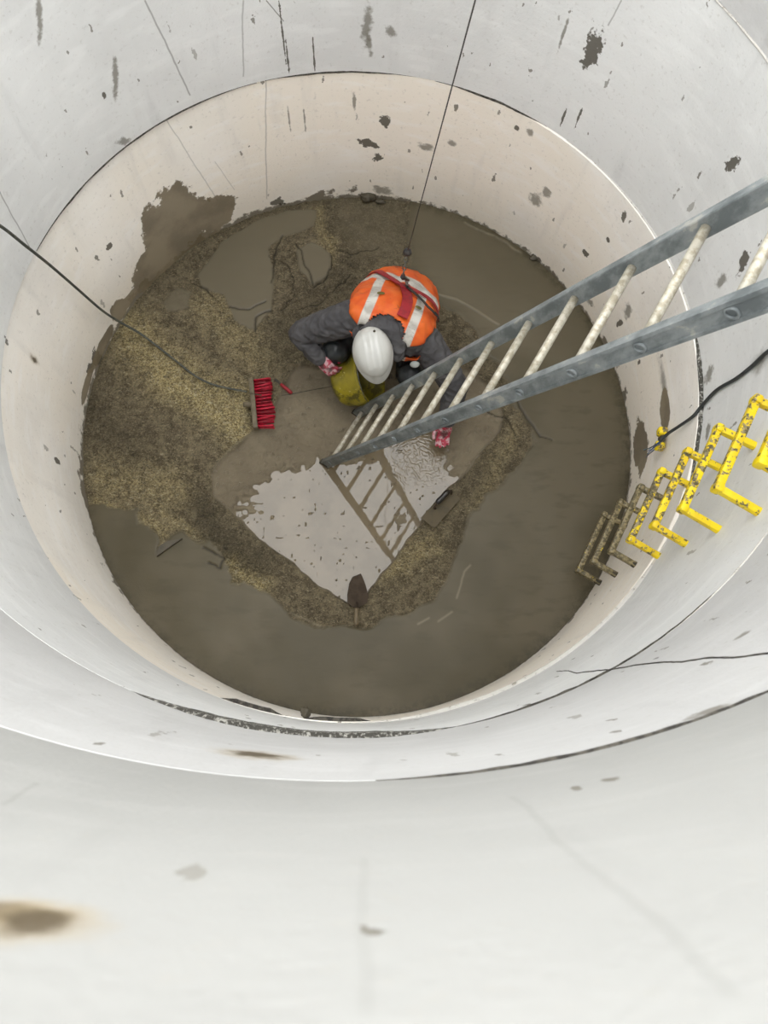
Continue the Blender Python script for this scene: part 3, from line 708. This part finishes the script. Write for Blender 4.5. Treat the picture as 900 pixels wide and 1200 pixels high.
# hood lying on the neck: thick folded collar
bm = bmesh.new(); hc = at(445, 392, .70)
def hp_(x, y, z_): return at(x, y, z_)
limb(bm, [hp_(424, 383, .69), hp_(434, 372, .71), hp_(448, 368, .72), hp_(461, 374, .70), hp_(470, 388, .68)], [.034, .044, .050, .046, .036])
limb(bm, [hp_(420, 394, .66), hp_(430, 384, .67), hp_(446, 380, .68), hp_(460, 384, .67), hp_(470, 400, .64), hp_(466, 416, .60)], [.034, .048, .056, .052, .042, .034])
ell(bm, hp_(447, 392, .67), .095, .075, .055); limb(bm, [hp_(430, 388, .74), hp_(446, 381, .76), hp_(460, 388, .75), hp_(467, 402, .71), hp_(466, 416, .66)], [.034, .042, .042, .038, .032])
fuse('hood', bm, mJack, .007, 5, body, wr=(.009, 15, 1.6))
# hi-vis vest
t = NT('orange_hi_vis_vest'); a_ = t.n('ShaderNodeAttribute', attribute_name='body_uv'); sp = t.n('ShaderNodeSeparateXYZ'); t.l(a_.outputs['Vector'], sp.inputs[0])
v = t.pos(); n = t.noise(v, 14, 4); fine = t.noise(v, 240, 2)
org = t.mix(t.ramp(n, .38, .62), lin((255, 116, 30)), lin((246, 98, 22)))
org = t.mix(t.ramp(t.noise(v, 30, 5), .62, .7, 0, .5), org, lin((150, 84, 44)))
def band(x, lo, hi, e=.003):
    return t.math('MULTIPLY', t.ramp(x, lo-e, lo+e), t.ramp(x, hi+e, hi-e))
ac = t.math('ABSOLUTE', sp.outputs[0]); al = sp.outputs[1]
m1 = band(al, .135, .190); m2 = t.math('MULTIPLY', band(ac, .100, .150), t.ramp(al, .16, .165)); m3 = band(al, .285, .33)
mk_ = t.math('MAXIMUM', m1, m2)
sil = t.mix(t.ramp(n, .4, .65), lin((236, 232, 222)), lin((196, 190, 180)))
chk = t.math('MULTIPLY', t.ramp(t.math('SINE', t.math('MULTIPLY', al, 560)), .93, .99), t.ramp(t.noise(v, 25, 2), .52, .58)); sil = t.mix(t.math('MULTIPLY', chk, .7), sil, lin((90, 84, 82)))
mVest = t.fin(t.mix(mk_, org, sil), .6, nrm=t.bump(fine, .1, .001))
bm = bmesh.new(); lay = bm.verts.layers.float_vector.new('body_uv'); NS, NU = 60, 120; rows = []; uvl = []
S0, S1 = -.02, .95
for i in range(NS+1):
    s = S0+(S1-S0)*i/NS; row = []
    for k in range(NU):
        ph = 2*PI*k/NU
        flare = .012+.030*max(0, 1-i/NS*2.2)
        q_, n_ = surf(max(0, s), ph, 1.03, flare)
        if s < 0: q_ = q_-(spine(0.02)[0]-spine(0)[0]).normalized()*.06*abs(s)/.02
        wv_ = noise.noise(q_*9)*.014+(1-abs(noise.noise(Vector((q_.x*16, q_.y*16, q_.z*7))))*2.2)*.008+noise.noise(q_*30)*.004+noise.noise(Vector((q_.x*22, q_.y*9, q_.z*22)))*.006
        q_ = q_+n_*(wv_+.003)
        row.append(bm.verts.new(q_)); p_, X_, B_, a1_, b1_ = spine(max(0, s)); uvl.append(((q_-p_).dot(X_), s*.52, ph))
    rows.append(row)
for i in range(NS):
    for k in range(NU):
        k2 = (k+1) % NU; ph = 2*PI*(k+.5)/NU; s = S0+(S1-S0)*(i+.5)/NS
        # arm holes and open front
        side = min(abs(ph), abs(ph-PI), abs(ph-2*PI))
        if s > .62 and side < .36: continue
        if abs(ph-1.5*PI) < .18: continue
        if s > .80 and math.sin(ph) > 0 and abs(math.cos(ph)) < (s-.80)*4.5: continue
        bm.faces.new((rows[i][k], rows[i][k2], rows[i+1][k2], rows[i+1][k]))
allv = [v_ for r_ in rows for v_ in r_]
for v_, u_ in zip(allv, uvl): v_[lay] = u_
lone = [v_ for v_ in bm.verts if not v_.link_faces]; bmesh.ops.delete(bm, geom=lone, context='VERTS')
vest = mesh_obj('hi_vis_vest', bm, mVest, body)
so = vest.modifiers.new('thick', 'SOLIDIFY'); so.thickness = .003; so.offset = 1
# dark piping round the hem
bm = bmesh.new(); sweep(bm, [surf(0, 2*PI*k/60, 1.03, .044)[0] for k in range(61)], .0045, 6); mesh_obj('hem_binding', bm, mBlk, body)
# harness straps over the vest
def strap(name, path, w, m, off=.038, par=body):
    pts = []; nr = []
    for (s_a, f_a), (s_b, f_b) in zip(path, path[1:]):
        for k in range(10):
            u = k/10; q_, n_ = surf(s_a+(s_b-s_a)*u, math.radians(f_a+(f_b-f_a)*u), 1.03, off); pts.append(q_); nr.append(n_)
    bm = bmesh.new(); prev = None
    for i, p in enumerate(pts):
        d = (pts[min(i+1, len(pts)-1)]-pts[max(i-1, 0)]).normalized(); sd = d.cross(nr[i]).normalized()
        row = [bm.verts.new(p+sd*w/2-nr[i]*.002), bm.verts.new(p+sd*w/2+nr[i]*.002), bm.verts.new(p-sd*w/2+nr[i]*.002), bm.verts.new(p-sd*w/2-nr[i]*.002)]
        if prev:
            for q_ in range(4): bm.faces.new((prev[q_], prev[(q_+1) % 4], row[(q_+1) % 4], row[q_]))
        else: bm.faces.new(row)
        prev = row
    bm.faces.new(prev[::-1]); return mesh_obj(name, bm, m, par, smooth=False)
DP = (.47, 88)
h1 = strap('harness_strap', [(.26, 128), (.36, 112), DP], .042, mRed)
strap('harness_strap', [DP, (.45, 64), (.42, 44), (.40, 22), (.36, 6)], .042, mRed)
strap('harness_strap', [DP, (.64, 82), (.74, 80), (.82, 80)], .060, mRed)
strap('harness_strap', [(.26, 128), (.18, 150), (.12, 176)], .042, mRed)
strap('harness_strap', [(.48, 88), (.56, 72), (.61, 54), (.60, 38), (.50, 16)], .026, mBlk, .046)
dq, dn_ = surf(DP[0], math.radians(DP[1]), 1.03, .042)
bm = bmesh.new(); box(bm, dq, .07, .06, .008, *(frame(dn_, (0, 1, 0))[0], frame(dn_, (0, 1, 0))[1], dn_), bev=.003); mesh_obj('back_plate', bm, mRed, body)
bm = bmesh.new(); rc = dq+dn_*.022; x_, y_, _ = frame(Vector((1, .2, 0)), dn_)
sweep(bm, [rc+x_*.026*math.cos(2*PI*k/20)+y_*.026*math.sin(2*PI*k/20) for k in range(21)], .005, 8); mesh_obj('dorsal_ring', bm, mMet, body)
# olive logo prints on the shoulders of the vest
for s_, f_ in ((.66, 108), (.66, 66)):
    q_, n_ = surf(s_, math.radians(f_), 1.03, .034); x_, y_, z_ = frame(n_, (0, 1, 0)); bm = bmesh.new()
    lathe(bm, [(.0, .002), (.016, .002), (.018, -.002)], q_, n_, 14, 1.2, .7); mesh_obj('printed_emblem', bm, simple('olive_print', (122, 112, 40), .7, c2=(60, 60, 30), sc=70), body)
# grey badge on the left sleeve
bm = bmesh.new(); bc = at(486, 427, .60); lathe(bm, [(0, .006), (.018, .005), (.023, 0), (.023, -.03)], bc, (CP-bc), 20, 1.15, .8); mesh_obj('sleeve_badge', bm, mBadge, body)
# upper-arm / pocket flap cloth by the badge
# gloves with separate fingers
for nm, wr, hd, th_, dn0, cu in (('glove', wrR, hdR, Vector((.1, .6, .6)), (0, -.3, -1), .55), ('glove', wrL, hdL, Vector((-1, -.1, 0)), (0, -1, .1), .28)):
    bm = bmesh.new(); fingers(bm, wr, hd, th_, dn0, .0085, cu, gl=.0028); limb(bm, [wr-hd*.035, wr], [.036, .031])
    fuse(nm, bm, mGlv, .0036, 1, body)
# white cuff
bm = bmesh.new(); lathe(bm, [(.036, -.03), (.040, -.012), (.038, .004)], wrL-hdL*.02, hdL, 20); cf = mesh_obj('cuff', bm, simple('white_cuff', (220, 214, 206), .7, c2=(150, 140, 128)), body)
# helmet with peak and ridges
hm = empty('helmet_tmp'); bpy.data.objects.remove(hm)
bm = bmesh.new(); NA, NB = 64, 20; rows = []
HC = headc+hup*.020
for j in range(NB+1):
    ph = (PI/2)*j/NB; row = []
    for k in range(NA):
        a = 2*PI*k/NA; ca, sa = math.cos(a), math.sin(a)
        r = math.cos(ph)**.85; hgt = math.sin(ph)**.95*.118
        fx = .104; fy = .136 if sa > 0 else .132
        x = ca*r*fx*(1-.05*max(0, sa)); y = sa*r*fy
        rib = 0
        for rc_, wd, am in ((0, .016, .0075), (.036, .007, .0045), (-.036, .007, .0045)):
            rib += am*math.exp(-((x-rc_)/wd)**2)*(1 if abs(y) < .10 else 0)*min(1, max(0, (math.sin(ph)-.25)*3))
        row.append(bm.verts.new(HC+hrt*x+hfw*y+hup*(hgt+rib)))
    rows.append(row)
for A, B in zip(rows, rows[1:]):
    for k in range(NA): bm.faces.new((A[k], A[(k+1) % NA], B[(k+1) % NA], B[k]))
bm.faces.new(rows[-1])
# rolled edge and peak
edge = []
for k in range(NA):
    a = 2*PI*k/NA; ca, sa = math.cos(a), math.sin(a); pk = max(0, sa)**3*.040
    edge.append(bm.verts.new(HC+hrt*(ca*(.108+pk*.1))+hfw*(sa*.138+pk*.75)-hup*(.006+pk*.35)))
e2 = [bm.verts.new(v_.co-hup*.004-(v_.co-HC).normalized()*.002) for v_ in edge]
for k in range(NA):
    bm.faces.new((edge[k], edge[(k+1) % NA], rows[0][(k+1) % NA], rows[0][k])); bm.faces.new((e2[k], e2[(k+1) % NA], edge[(k+1) % NA], edge[k]))
bmesh.ops.remove_doubles(bm, verts=bm.verts, dist=.0004)
hel = mesh_obj('helmet', bm, mHelm, body); so = hel.modifiers.new('t', 'SOLIDIFY'); so.thickness = .003; so.offset = -1
bm = bmesh.new(); pth = [HC+hrt*.095*s_*math.cos(u)+hfw*.02-hup*(.0+.13*math.sin(u)) for s_, u in [(-1, 0), (-1, .5), (-1, 1.0), (-1, 1.45), (1, 1.45), (1, 1.0), (1, .5), (1, 0)]]
sweep(bm, smoothpath(pth, 4), .004, 6); mesh_obj('chin_strap', bm, mBlk, body)
bm = bmesh.new(); lathe(bm, [(0, .004), (.006, .004), (.007, 0)], HC-hfw*.095+hup*.088+hrt*-.028, (hup-hfw*.6), 12); mesh_obj('helmet_vent', bm, mDk, body)

# ============================================================ lifeline
mWire = simple('dark_wire', (70, 66, 60), .6, c2=(40, 38, 35))
ringtop = rc+Vector((.0, 0, .024))
hookp = at(472, 325, .86); sw = at(477, 297, .98); topw = at(557, 0, 2.9); dirw = (topw-sw)
ll = empty('lifeline', ringtop); tag(ll, 'thin taut steel lifeline with chain and snap hook clipped to the harness back ring', 'cable')
bm = bmesh.new(); sweep(bm, [sw.lerp(sw+dirw*1.6, k/10) for k in range(11)], .0022, 8); put(ll, mesh_obj('wire', bm, mWire))
bm = bmesh.new(); ell(bm, sw+dirw.normalized()*.02, .022, .022, .020); put(ll, mesh_obj('ball_stopper', bm, mBlk))
link_n = 6
for k in range(link_n):      # chain links alternate
    a = sw.lerp(hookp, (k)/link_n); b = sw.lerp(hookp, (k+1.25)/link_n); c_ = (a+b)/2; d = (b-a)/2; L = d.length; d.normalize()
    x_, y_, _ = frame(d); sd = x_ if k % 2 else y_; bm = bmesh.new()
    sweep(bm, [c_+d*(L*math.cos(2*PI*q_/14))+sd*(.009*math.sin(2*PI*q_/14)) for q_ in range(15)], .0028, 6); put(ll, mesh_obj('chain_link', bm, mMet))
hd_ = (ringtop-hookp); L = hd_.length; hd_.normalize(); x_, y_, _ = frame(hd_)
bm = bmesh.new(); sweep(bm, smoothpath([hookp, hookp+hd_*L*.25+x_*.014, hookp+hd_*L*.6+x_*.018, hookp+hd_*L*.95+x_*.010, hookp+hd_*L*1.04-x_*.006, hookp+hd_*L*.85-x_*.017, hookp+hd_*L*.62-x_*.015], 5), .0065, 8)
put(ll, mesh_obj('snap_hook', bm, mMet))
bm = bmesh.new(); sweep(bm, [hookp+hd_*L*.1, hookp+hd_*L*.35-x_*.010, hookp+hd_*L*.64-x_*.014], .0075, 8); put(ll, mesh_obj('hook_gate', bm, mBlk))
bm = bmesh.new(); sweep(bm, [hookp-hd_*.02, hookp+hd_*L*.12], [.011, .014], 10); put(ll, mesh_obj('swivel', bm, mBlk))

# ============================================================ yellow bucket
t = NT('muddy_yellow_plastic'); v = t.pos(); n = t.noise(v, 12, 5, .65)
colr = t.mix(t.ramp(t.noise(v, 5, 3), .4, .6), lin((176, 160, 30)), lin((138, 126, 34))); colr = t.mix(t.ramp(n, .50, .6, 0, .85), colr, lin((84, 78, 34)))
colr = t.mix(t.ramp(t.noise(v, 40, 4), .64, .7), colr, lin((206, 190, 110)))
mBuck = t.fin(colr, .4, nrm=t.bump(n, .2, .004))
b0, b1 = at(399, 450, .105), at(444, 438, .24); ax = (b1-b0).normalized()
bk = empty('bucket', at(407, 455, -.04)); tag(bk, 'muddy yellow plastic bucket tipped over in the sump under the helmeted head', 'bucket')
H = .212
bm = bmesh.new(); lathe(bm, [(0, 0), (.095, 0), (.128, .008), (.143, .028), (.152, .06), (.173, H-.02), (.175, H-.004), (.171, H), (.167, H-.006), (.146, .06), (.13, .03), (0, .022)], b0, ax, 48)
put(bk, mesh_obj('tub', bm, mBuck))
bm = bmesh.new(); x_, y_, _ = frame(ax)
lathe(bm, [(.173, H-.016), (.182, H-.012), (.184, H-.003), (.176, H+.002), (.170, H-.002)], b0, ax, 48); put(bk, mesh_obj('rim', bm, mBuck))
bm = bmesh.new(); sweep(bm, [b0+ax*(H-.01+.02*math.sin(u))+x_*.182*math.cos(u)+y_*.182*math.sin(u) for u in [PI*k/20 for k in range(21)]], .003, 6); put(bk, mesh_obj('handle', bm, mMet))

# ============================================================ broom head
mWood = simple('muddy_wood', (128, 116, 92), .7, c2=(92, 82, 62), sc=30)
mBri = simple('red_bristles', (232, 30, 66), .5, c2=(170, 18, 44), sc=60, amt=.7); mBri2 = simple('dark_red_bristles', (176, 20, 44), .5, c2=(112, 14, 28), sc=60, amt=.7)
e0, e1 = at(294.5, 445, .035), at(300, 503, .035); X = (e1-e0).normalized(); Yb = Vector((-X.y, X.x, 0)); 
if Yb.x < 0: Yb = -Yb
br = empty('broom_head', (e0+e1)/2-Vector((0, 0, .035))); tag(br, 'red bristled broom head lying on its side at the edge of the sump', 'broom')
Lb = (e1-e0).length
bm = bmesh.new(); box(bm, (e0+e1)/2, Lb, .030, .062, X, Yb, (0, 0, 1), bev=.006); put(br, sharp(mesh_obj('back_board', bm, mWood)))
bm = bmesh.new(); lathe(bm, [(.018, 0), (.016, .05), (.012, .05), (.012, .01), (0, .01)], (e0+e1)/2-Yb*.012, -Yb+Vector((0, 0, .3)), 16); put(br, mesh_obj('handle_socket', bm, mWood))
for r_ in range(3):
    for k in range(15):
        bs = e0+X*(Lb*(k+.6)/15.2)+Yb*.014+Vector((0, 0, -.019+.019*r_)); bm = bmesh.new()
        dx = random.uniform(-.05, .05)+.07*math.sin(k*1.9); dz = random.uniform(-.05, .1)
        for f_ in range(9):
            tip = bs+Yb*(.095+.012*random.random()+.008*math.sin(k*.8))+X*(dx*.09+random.uniform(-.0045, .0045))+Vector((0, 0, dz*.08+random.uniform(-.010, .010)))
            s_ = bs+X*random.uniform(-.003, .003)+Vector((0, 0, random.uniform(-.004, .004)))
            sweep(bm, [s_, s_.lerp(tip, .5)+Vector((0, 0, random.uniform(-.002, .002))), tip], [.0030, .0030, .0024], 5)
        put(br, mesh_obj('bristle_tuft', bm, mBri if (k+r_) % 3 else mBri2))

# red handled scraper
sc_ = empty('scraper', at(333, 455, -.03)); tag(sc_, 'small scraper with short red handle lying in mud right of the broom head', 'hand tool')
a, b = at(329, 450, .0), at(342, 461, -.015); bm = bmesh.new(); d = (b-a).normalized()
sweep(bm, [a.lerp(b, k/5) for k in range(6)], [.009, .011, .012, .011, .012, .010], 10); put(sc_, mesh_obj('handle', bm, mRed))
bm = bmesh.new(); box(bm, a-d*.022, .05, .014, .003, d, Vector((-d.y, d.x, 0)), None, bev=.001); put(sc_, mesh_obj('blade', bm, mDk))

# ============================================================ trowels
mRust = simple('mud_coated_steel', (84, 72, 60), .7, 0, c2=(60, 51, 42), sc=18, spec=.1)
tr = empty('pointing_trowel', at(418, 705, 0)); tag(tr, 'brown muddy leaf bladed trowel lying at the near corner of the sump', 'trowel')
zt = .012
out = [at(*p, zt) for p in ((413, 676), (423, 672), (428, 684), (432, 699), (430, 707), (420, 712), (414, 712), (407, 706), (407, 697), (409, 684))]
bm = bmesh.new(); top = [bm.verts.new(p) for p in out]; bot = [bm.verts.new(p-Vector((0, 0, .004))) for p in out]; cen = bm.verts.new(sum(out, Vector())/len(out)+Vector((0, 0, .006)))
for k in range(len(out)):
    k2 = (k+1) % len(out); bm.faces.new((top[k], top[k2], cen)); bm.faces.new((bot[k2], bot[k], top[k], top[k2]))
bm.faces.new(bot[::-1]); put(tr, mesh_obj('blade', bm, mRust, smooth=False))
bm = bmesh.new(); sweep(bm, smoothpath([at(418, 706, zt+.002), at(418, 710, zt+.03), at(418, 716, zt+.034)], 4), .006, 8); put(tr, mesh_obj('tang', bm, mRust))
bm = bmesh.new(); a, b = at(417.5, 712.5, .046), at(417.5, 733, .036); sweep(bm, [a.lerp(b, k/8) for k in range(9)], [.011, .013, .0125, .0115, .012, .0135, .015, .014, .009], 12); put(tr, mesh_obj('handle', bm, simple('muddy_wooden_handle', (128, 112, 84), .6, c2=(84, 72, 54))))
fl = empty('plastering_trowel', at(513, 596, 0)); tag(fl, 'flat rectangular trowel with dark round handle lying on the rough right edge of the sump', 'trowel')
q4 = [at(*p, .012) for p in ((493, 607), (524, 572), (540, 584), (509, 619))]
bm = bmesh.new(); top = [bm.verts.new(p) for p in q4]; bot = [bm.verts.new(p-Vector((0, 0, .004))) for p in q4]
bm.faces.new(top); bm.faces.new(bot[::-1])
for k in range(4): bm.faces.new((bot[(k+1) % 4], bot[k], top[k], top[(k+1) % 4]))
put(fl, mesh_obj('plate', bm, simple('mud_smeared_plate', (104, 92, 68), .8, 0, c2=(84, 76, 58), sc=14), smooth=False))
bm = bmesh.new(); a, b = at(511.5, 590, .060), at(526, 575, .060); sweep(bm, [a.lerp(b, k/8) for k in range(9)], [.012, .017, .018, .017, .0165, .017, .018, .017, .011], 12); put(fl, mesh_obj('handle', bm, simple('black_handle', (40, 36, 32), .3, c2=(80, 72, 58))))
for pp in ([at(510, 596, .016), at(509, 594, .05), at(512, 589.5, .060)], [at(529, 579, .016), at(529, 575, .05), at(526, 575, .060)]):
    bm = bmesh.new(); sweep(bm, smoothpath(pp, 4), .006, 8); put(fl, mesh_obj('handle_bracket', bm, mRust))

# ============================================================ cables
mCab = simple('dark_cable_rubber', (84, 88, 82), .6, c2=(122, 120, 104), sc=30, amt=.6)
mCabM = simple('muddy_cable_rubber', (80, 76, 62), .6, c2=(112, 102, 80), sc=30, amt=.6)
cb = empty('black_cable', at(250, 446, 0)); tag(cb, 'dark cable hanging from the left wall and crossing the floor to the broom head', 'cable')
pts = [at(-70, 218, 2.0), at(-20, 252, 1.72), at(5, 268, 1.56), at(30, 288, 1.36), at(60, 312, 1.02), at(90, 338, .66), at(120, 364, .32), at(140, 377, .16), at(163, 390, .05), at(182, 404, .012), at(205, 422, .008), at(228, 440, .008), at(248, 450, .008), at(268, 455, .010), at(289, 459, .03)]
bm = bmesh.new(); sp_ = smoothpath(pts, 6); sweep(bm, sp_, [.0072 if p.z > .03 else .0062 for p in sp_], 8); put(cb, mesh_obj('sheath', bm, mCab))
sg = empty('grey_string', at(350, 460, 0)); tag(sg, 'thin grey string over the mud from the broom head to the yellow bucket', 'string')
bm = bmesh.new(); sweep(bm, smoothpath([at(292, 460, .072), at(305, 463, .070), at(322, 464, -.02), at(340, 462, -.028), at(360, 458, -.02), at(382, 454, .08), at(392, 452, .16)], 6), .0026, 6); put(sg, mesh_obj('cord', bm, mCabM))

cr_ = empty('frayed_cable', wall(800, 495, 1.66)); tag(cr_, 'dark cable down the right wall ending in frayed blue wires beside a yellow plug', 'cable')
pts = [wall(1000, 310, 1.60), wall(950, 360, 1.64), wall(910, 403, 1.655), wall(896, 415, 1.665), wall(880, 430, 1.668), wall(862, 444, 1.668), wall(840, 457, 1.668), wall(822, 476, 1.664), wall(812, 488, 1.650), wall(795, 500, 1.645), wall(783, 508, 1.625), wall(774, 517, 1.61)]
bm = bmesh.new(); sweep(bm, smoothpath(pts, 6), .0082, 8); put(cr_, mesh_obj('sheath', bm, simple('dark_slate_cable', (74, 78, 80), .5, c2=(54, 56, 58), sc=30)))
mBl = simple('blue_wire', (64, 116, 190), .5, c2=(30, 60, 120), sc=40); mBl2 = simple('pale_blue_wire', (120, 172, 205), .5)
for k in range(8):
    random.seed(30+k); a = wall(775, 516, 1.61); e = wall(757+random.uniform(-3, 6), 531+random.uniform(-5, 5), 1.61+random.uniform(-.02, .03)); m_ = a.lerp(e, .5)+Vector((random.uniform(-.01, .01), random.uniform(-.01, .01), random.uniform(-.008, .01)))
    bm = bmesh.new(); sweep(bm, smoothpath([a, m_, e], 5), .0020, 5); put(cr_, mesh_obj('bare_wire', bm, (mBl, mBl2, mCab)[k % 3]))
pg = empty('yellow_plug', wall(778, 516, 1.66)); tag(pg, 'worn yellow plastic block on the right wall where the cable ends', 'wall plug')
mPl = step_mat('worn_yellow_plug', .45); pcx = wall(777, 515, 1.652); nrm = Vector((-pcx.x, -pcx.y, 0)).normalized(); tn = Vector((-nrm.y, nrm.x, 0))
for dz, dt in ((-.012, .034), (.012, -.036)):
    bm = bmesh.new(); box(bm, pcx+Vector((0, 0, dz))+tn*dt+nrm*.012, .045, .052, .050, (tn+Vector((0, 0, .25))).normalized(), Vector((0, 0, 1))-tn*.25, nrm, bev=.012); put(pg, mesh_obj('block', bm, mPl))
bm = bmesh.new(); box(bm, pcx+nrm*.008, .03, .04, .03, tn, Vector((0, 0, 1)), nrm, bev=.006); put(pg, mesh_obj('clip', bm, mMud))

# ============================================================ mortar lumps and debris
def lump(p, r, label, sx=1, sy=1, sz=.6, name='mortar_lump', m=mMud, seed=0):
    bm = bmesh.new(); bmesh.ops.create_icosphere(bm, subdivisions=3, radius=1)
    for v_ in bm.verts:
        k = 1+.45*noise.noise(v_.co*1.6+Vector((seed, 0, 0)))+.2*noise.noise(v_.co*4+Vector((seed, 0, 0)))
        v_.co = Vector((v_.co.x*sx, v_.co.y*sy, v_.co.z*sz))*r*k
    o = mesh_obj(name, bm, m); o.location = p; tag(o, label, 'mortar lump', 'mortar lumps on the floor'); return o
lump(at(431, 231, .02), .035, 'dark mortar lump at the far wall above the worker', 1.5, .8, .7, seed=1)
lump(at(446, 236, .01), .022, 'small mortar crumb right of the dark lump at the far wall', 1.4, .8, .6, seed=7)
lump(at(326, 237, .015), .026, 'grey mortar lump at the far left wall beside the damp patch', 1.5, .8, .6, seed=2)
lump(wall(358, 838, 1.655)+Vector((0, .01, 0)), .022, 'brown mortar lump stuck on the near wall joint', 1, 1, 1.2, seed=3)
lump(at(626, 302, .015), .022, 'small mortar lump at the far right edge of the floor', 1.3, 1, .6, seed=4)
bm = bmesh.new(); pv = [at(*p, .022) for p in ((183, 652), (213, 631), (196, 634), (186, 640))]; bt = [bm.verts.new(p-Vector((0, 0, .03))) for p in pv]; tp = [bm.verts.new(p) for p in pv]
bm.faces.new(tp); bm.faces.new(bt[::-1])
for k in range(4): bm.faces.new((bt[(k+1) % 4], bt[k], tp[k], tp[(k+1) % 4]))
tag(mesh_obj('slate_shard', bm, mMud, smooth=False), 'flat muddy shard on the boundary of rough and smooth floor at left', 'shard')

# ============================================================ light: open overcast sky above the shaft
w = bpy.data.worlds.new('overcast_sky'); scn.world = w; w.use_nodes = True
nt = w.node_tree; bg = nt.nodes['Background']; tc = nt.nodes.new('ShaderNodeTexCoord'); nz = nt.nodes.new('ShaderNodeTexNoise'); nt.links.new(tc.outputs['Generated'], nz.inputs[0]); nz.inputs['Scale'].default_value = 1.5
mx = nt.nodes.new('ShaderNodeMix'); mx.data_type = 'RGBA'; nt.links.new(nz.outputs[0], mx.inputs[0]); mx.inputs[6].default_value = (.96, .975, 1, 1); mx.inputs[7].default_value = (1, .995, .97, 1)
nt.links.new(mx.outputs[2], bg.inputs[0]); bg.inputs[1].default_value = 4.5
sun = bpy.data.lights.new('veiled_sun', 'SUN'); sun.energy = .6; sun.angle = math.radians(40); sun.color = (1, .97, .92); so_ = bpy.data.objects.new('veiled_sun', sun); COL.objects.link(so_)
so_.rotation_euler = Vector((.15, .35, 1)).to_track_quat('Z', 'Y').to_euler()
scn.view_settings.view_transform = 'Standard'; scn.view_settings.look = 'None'; scn.view_settings.exposure = 0; scn.view_settings.gamma = 1.0
scn.cycles.diffuse_bounces = 8; scn.cycles.max_bounces = 12
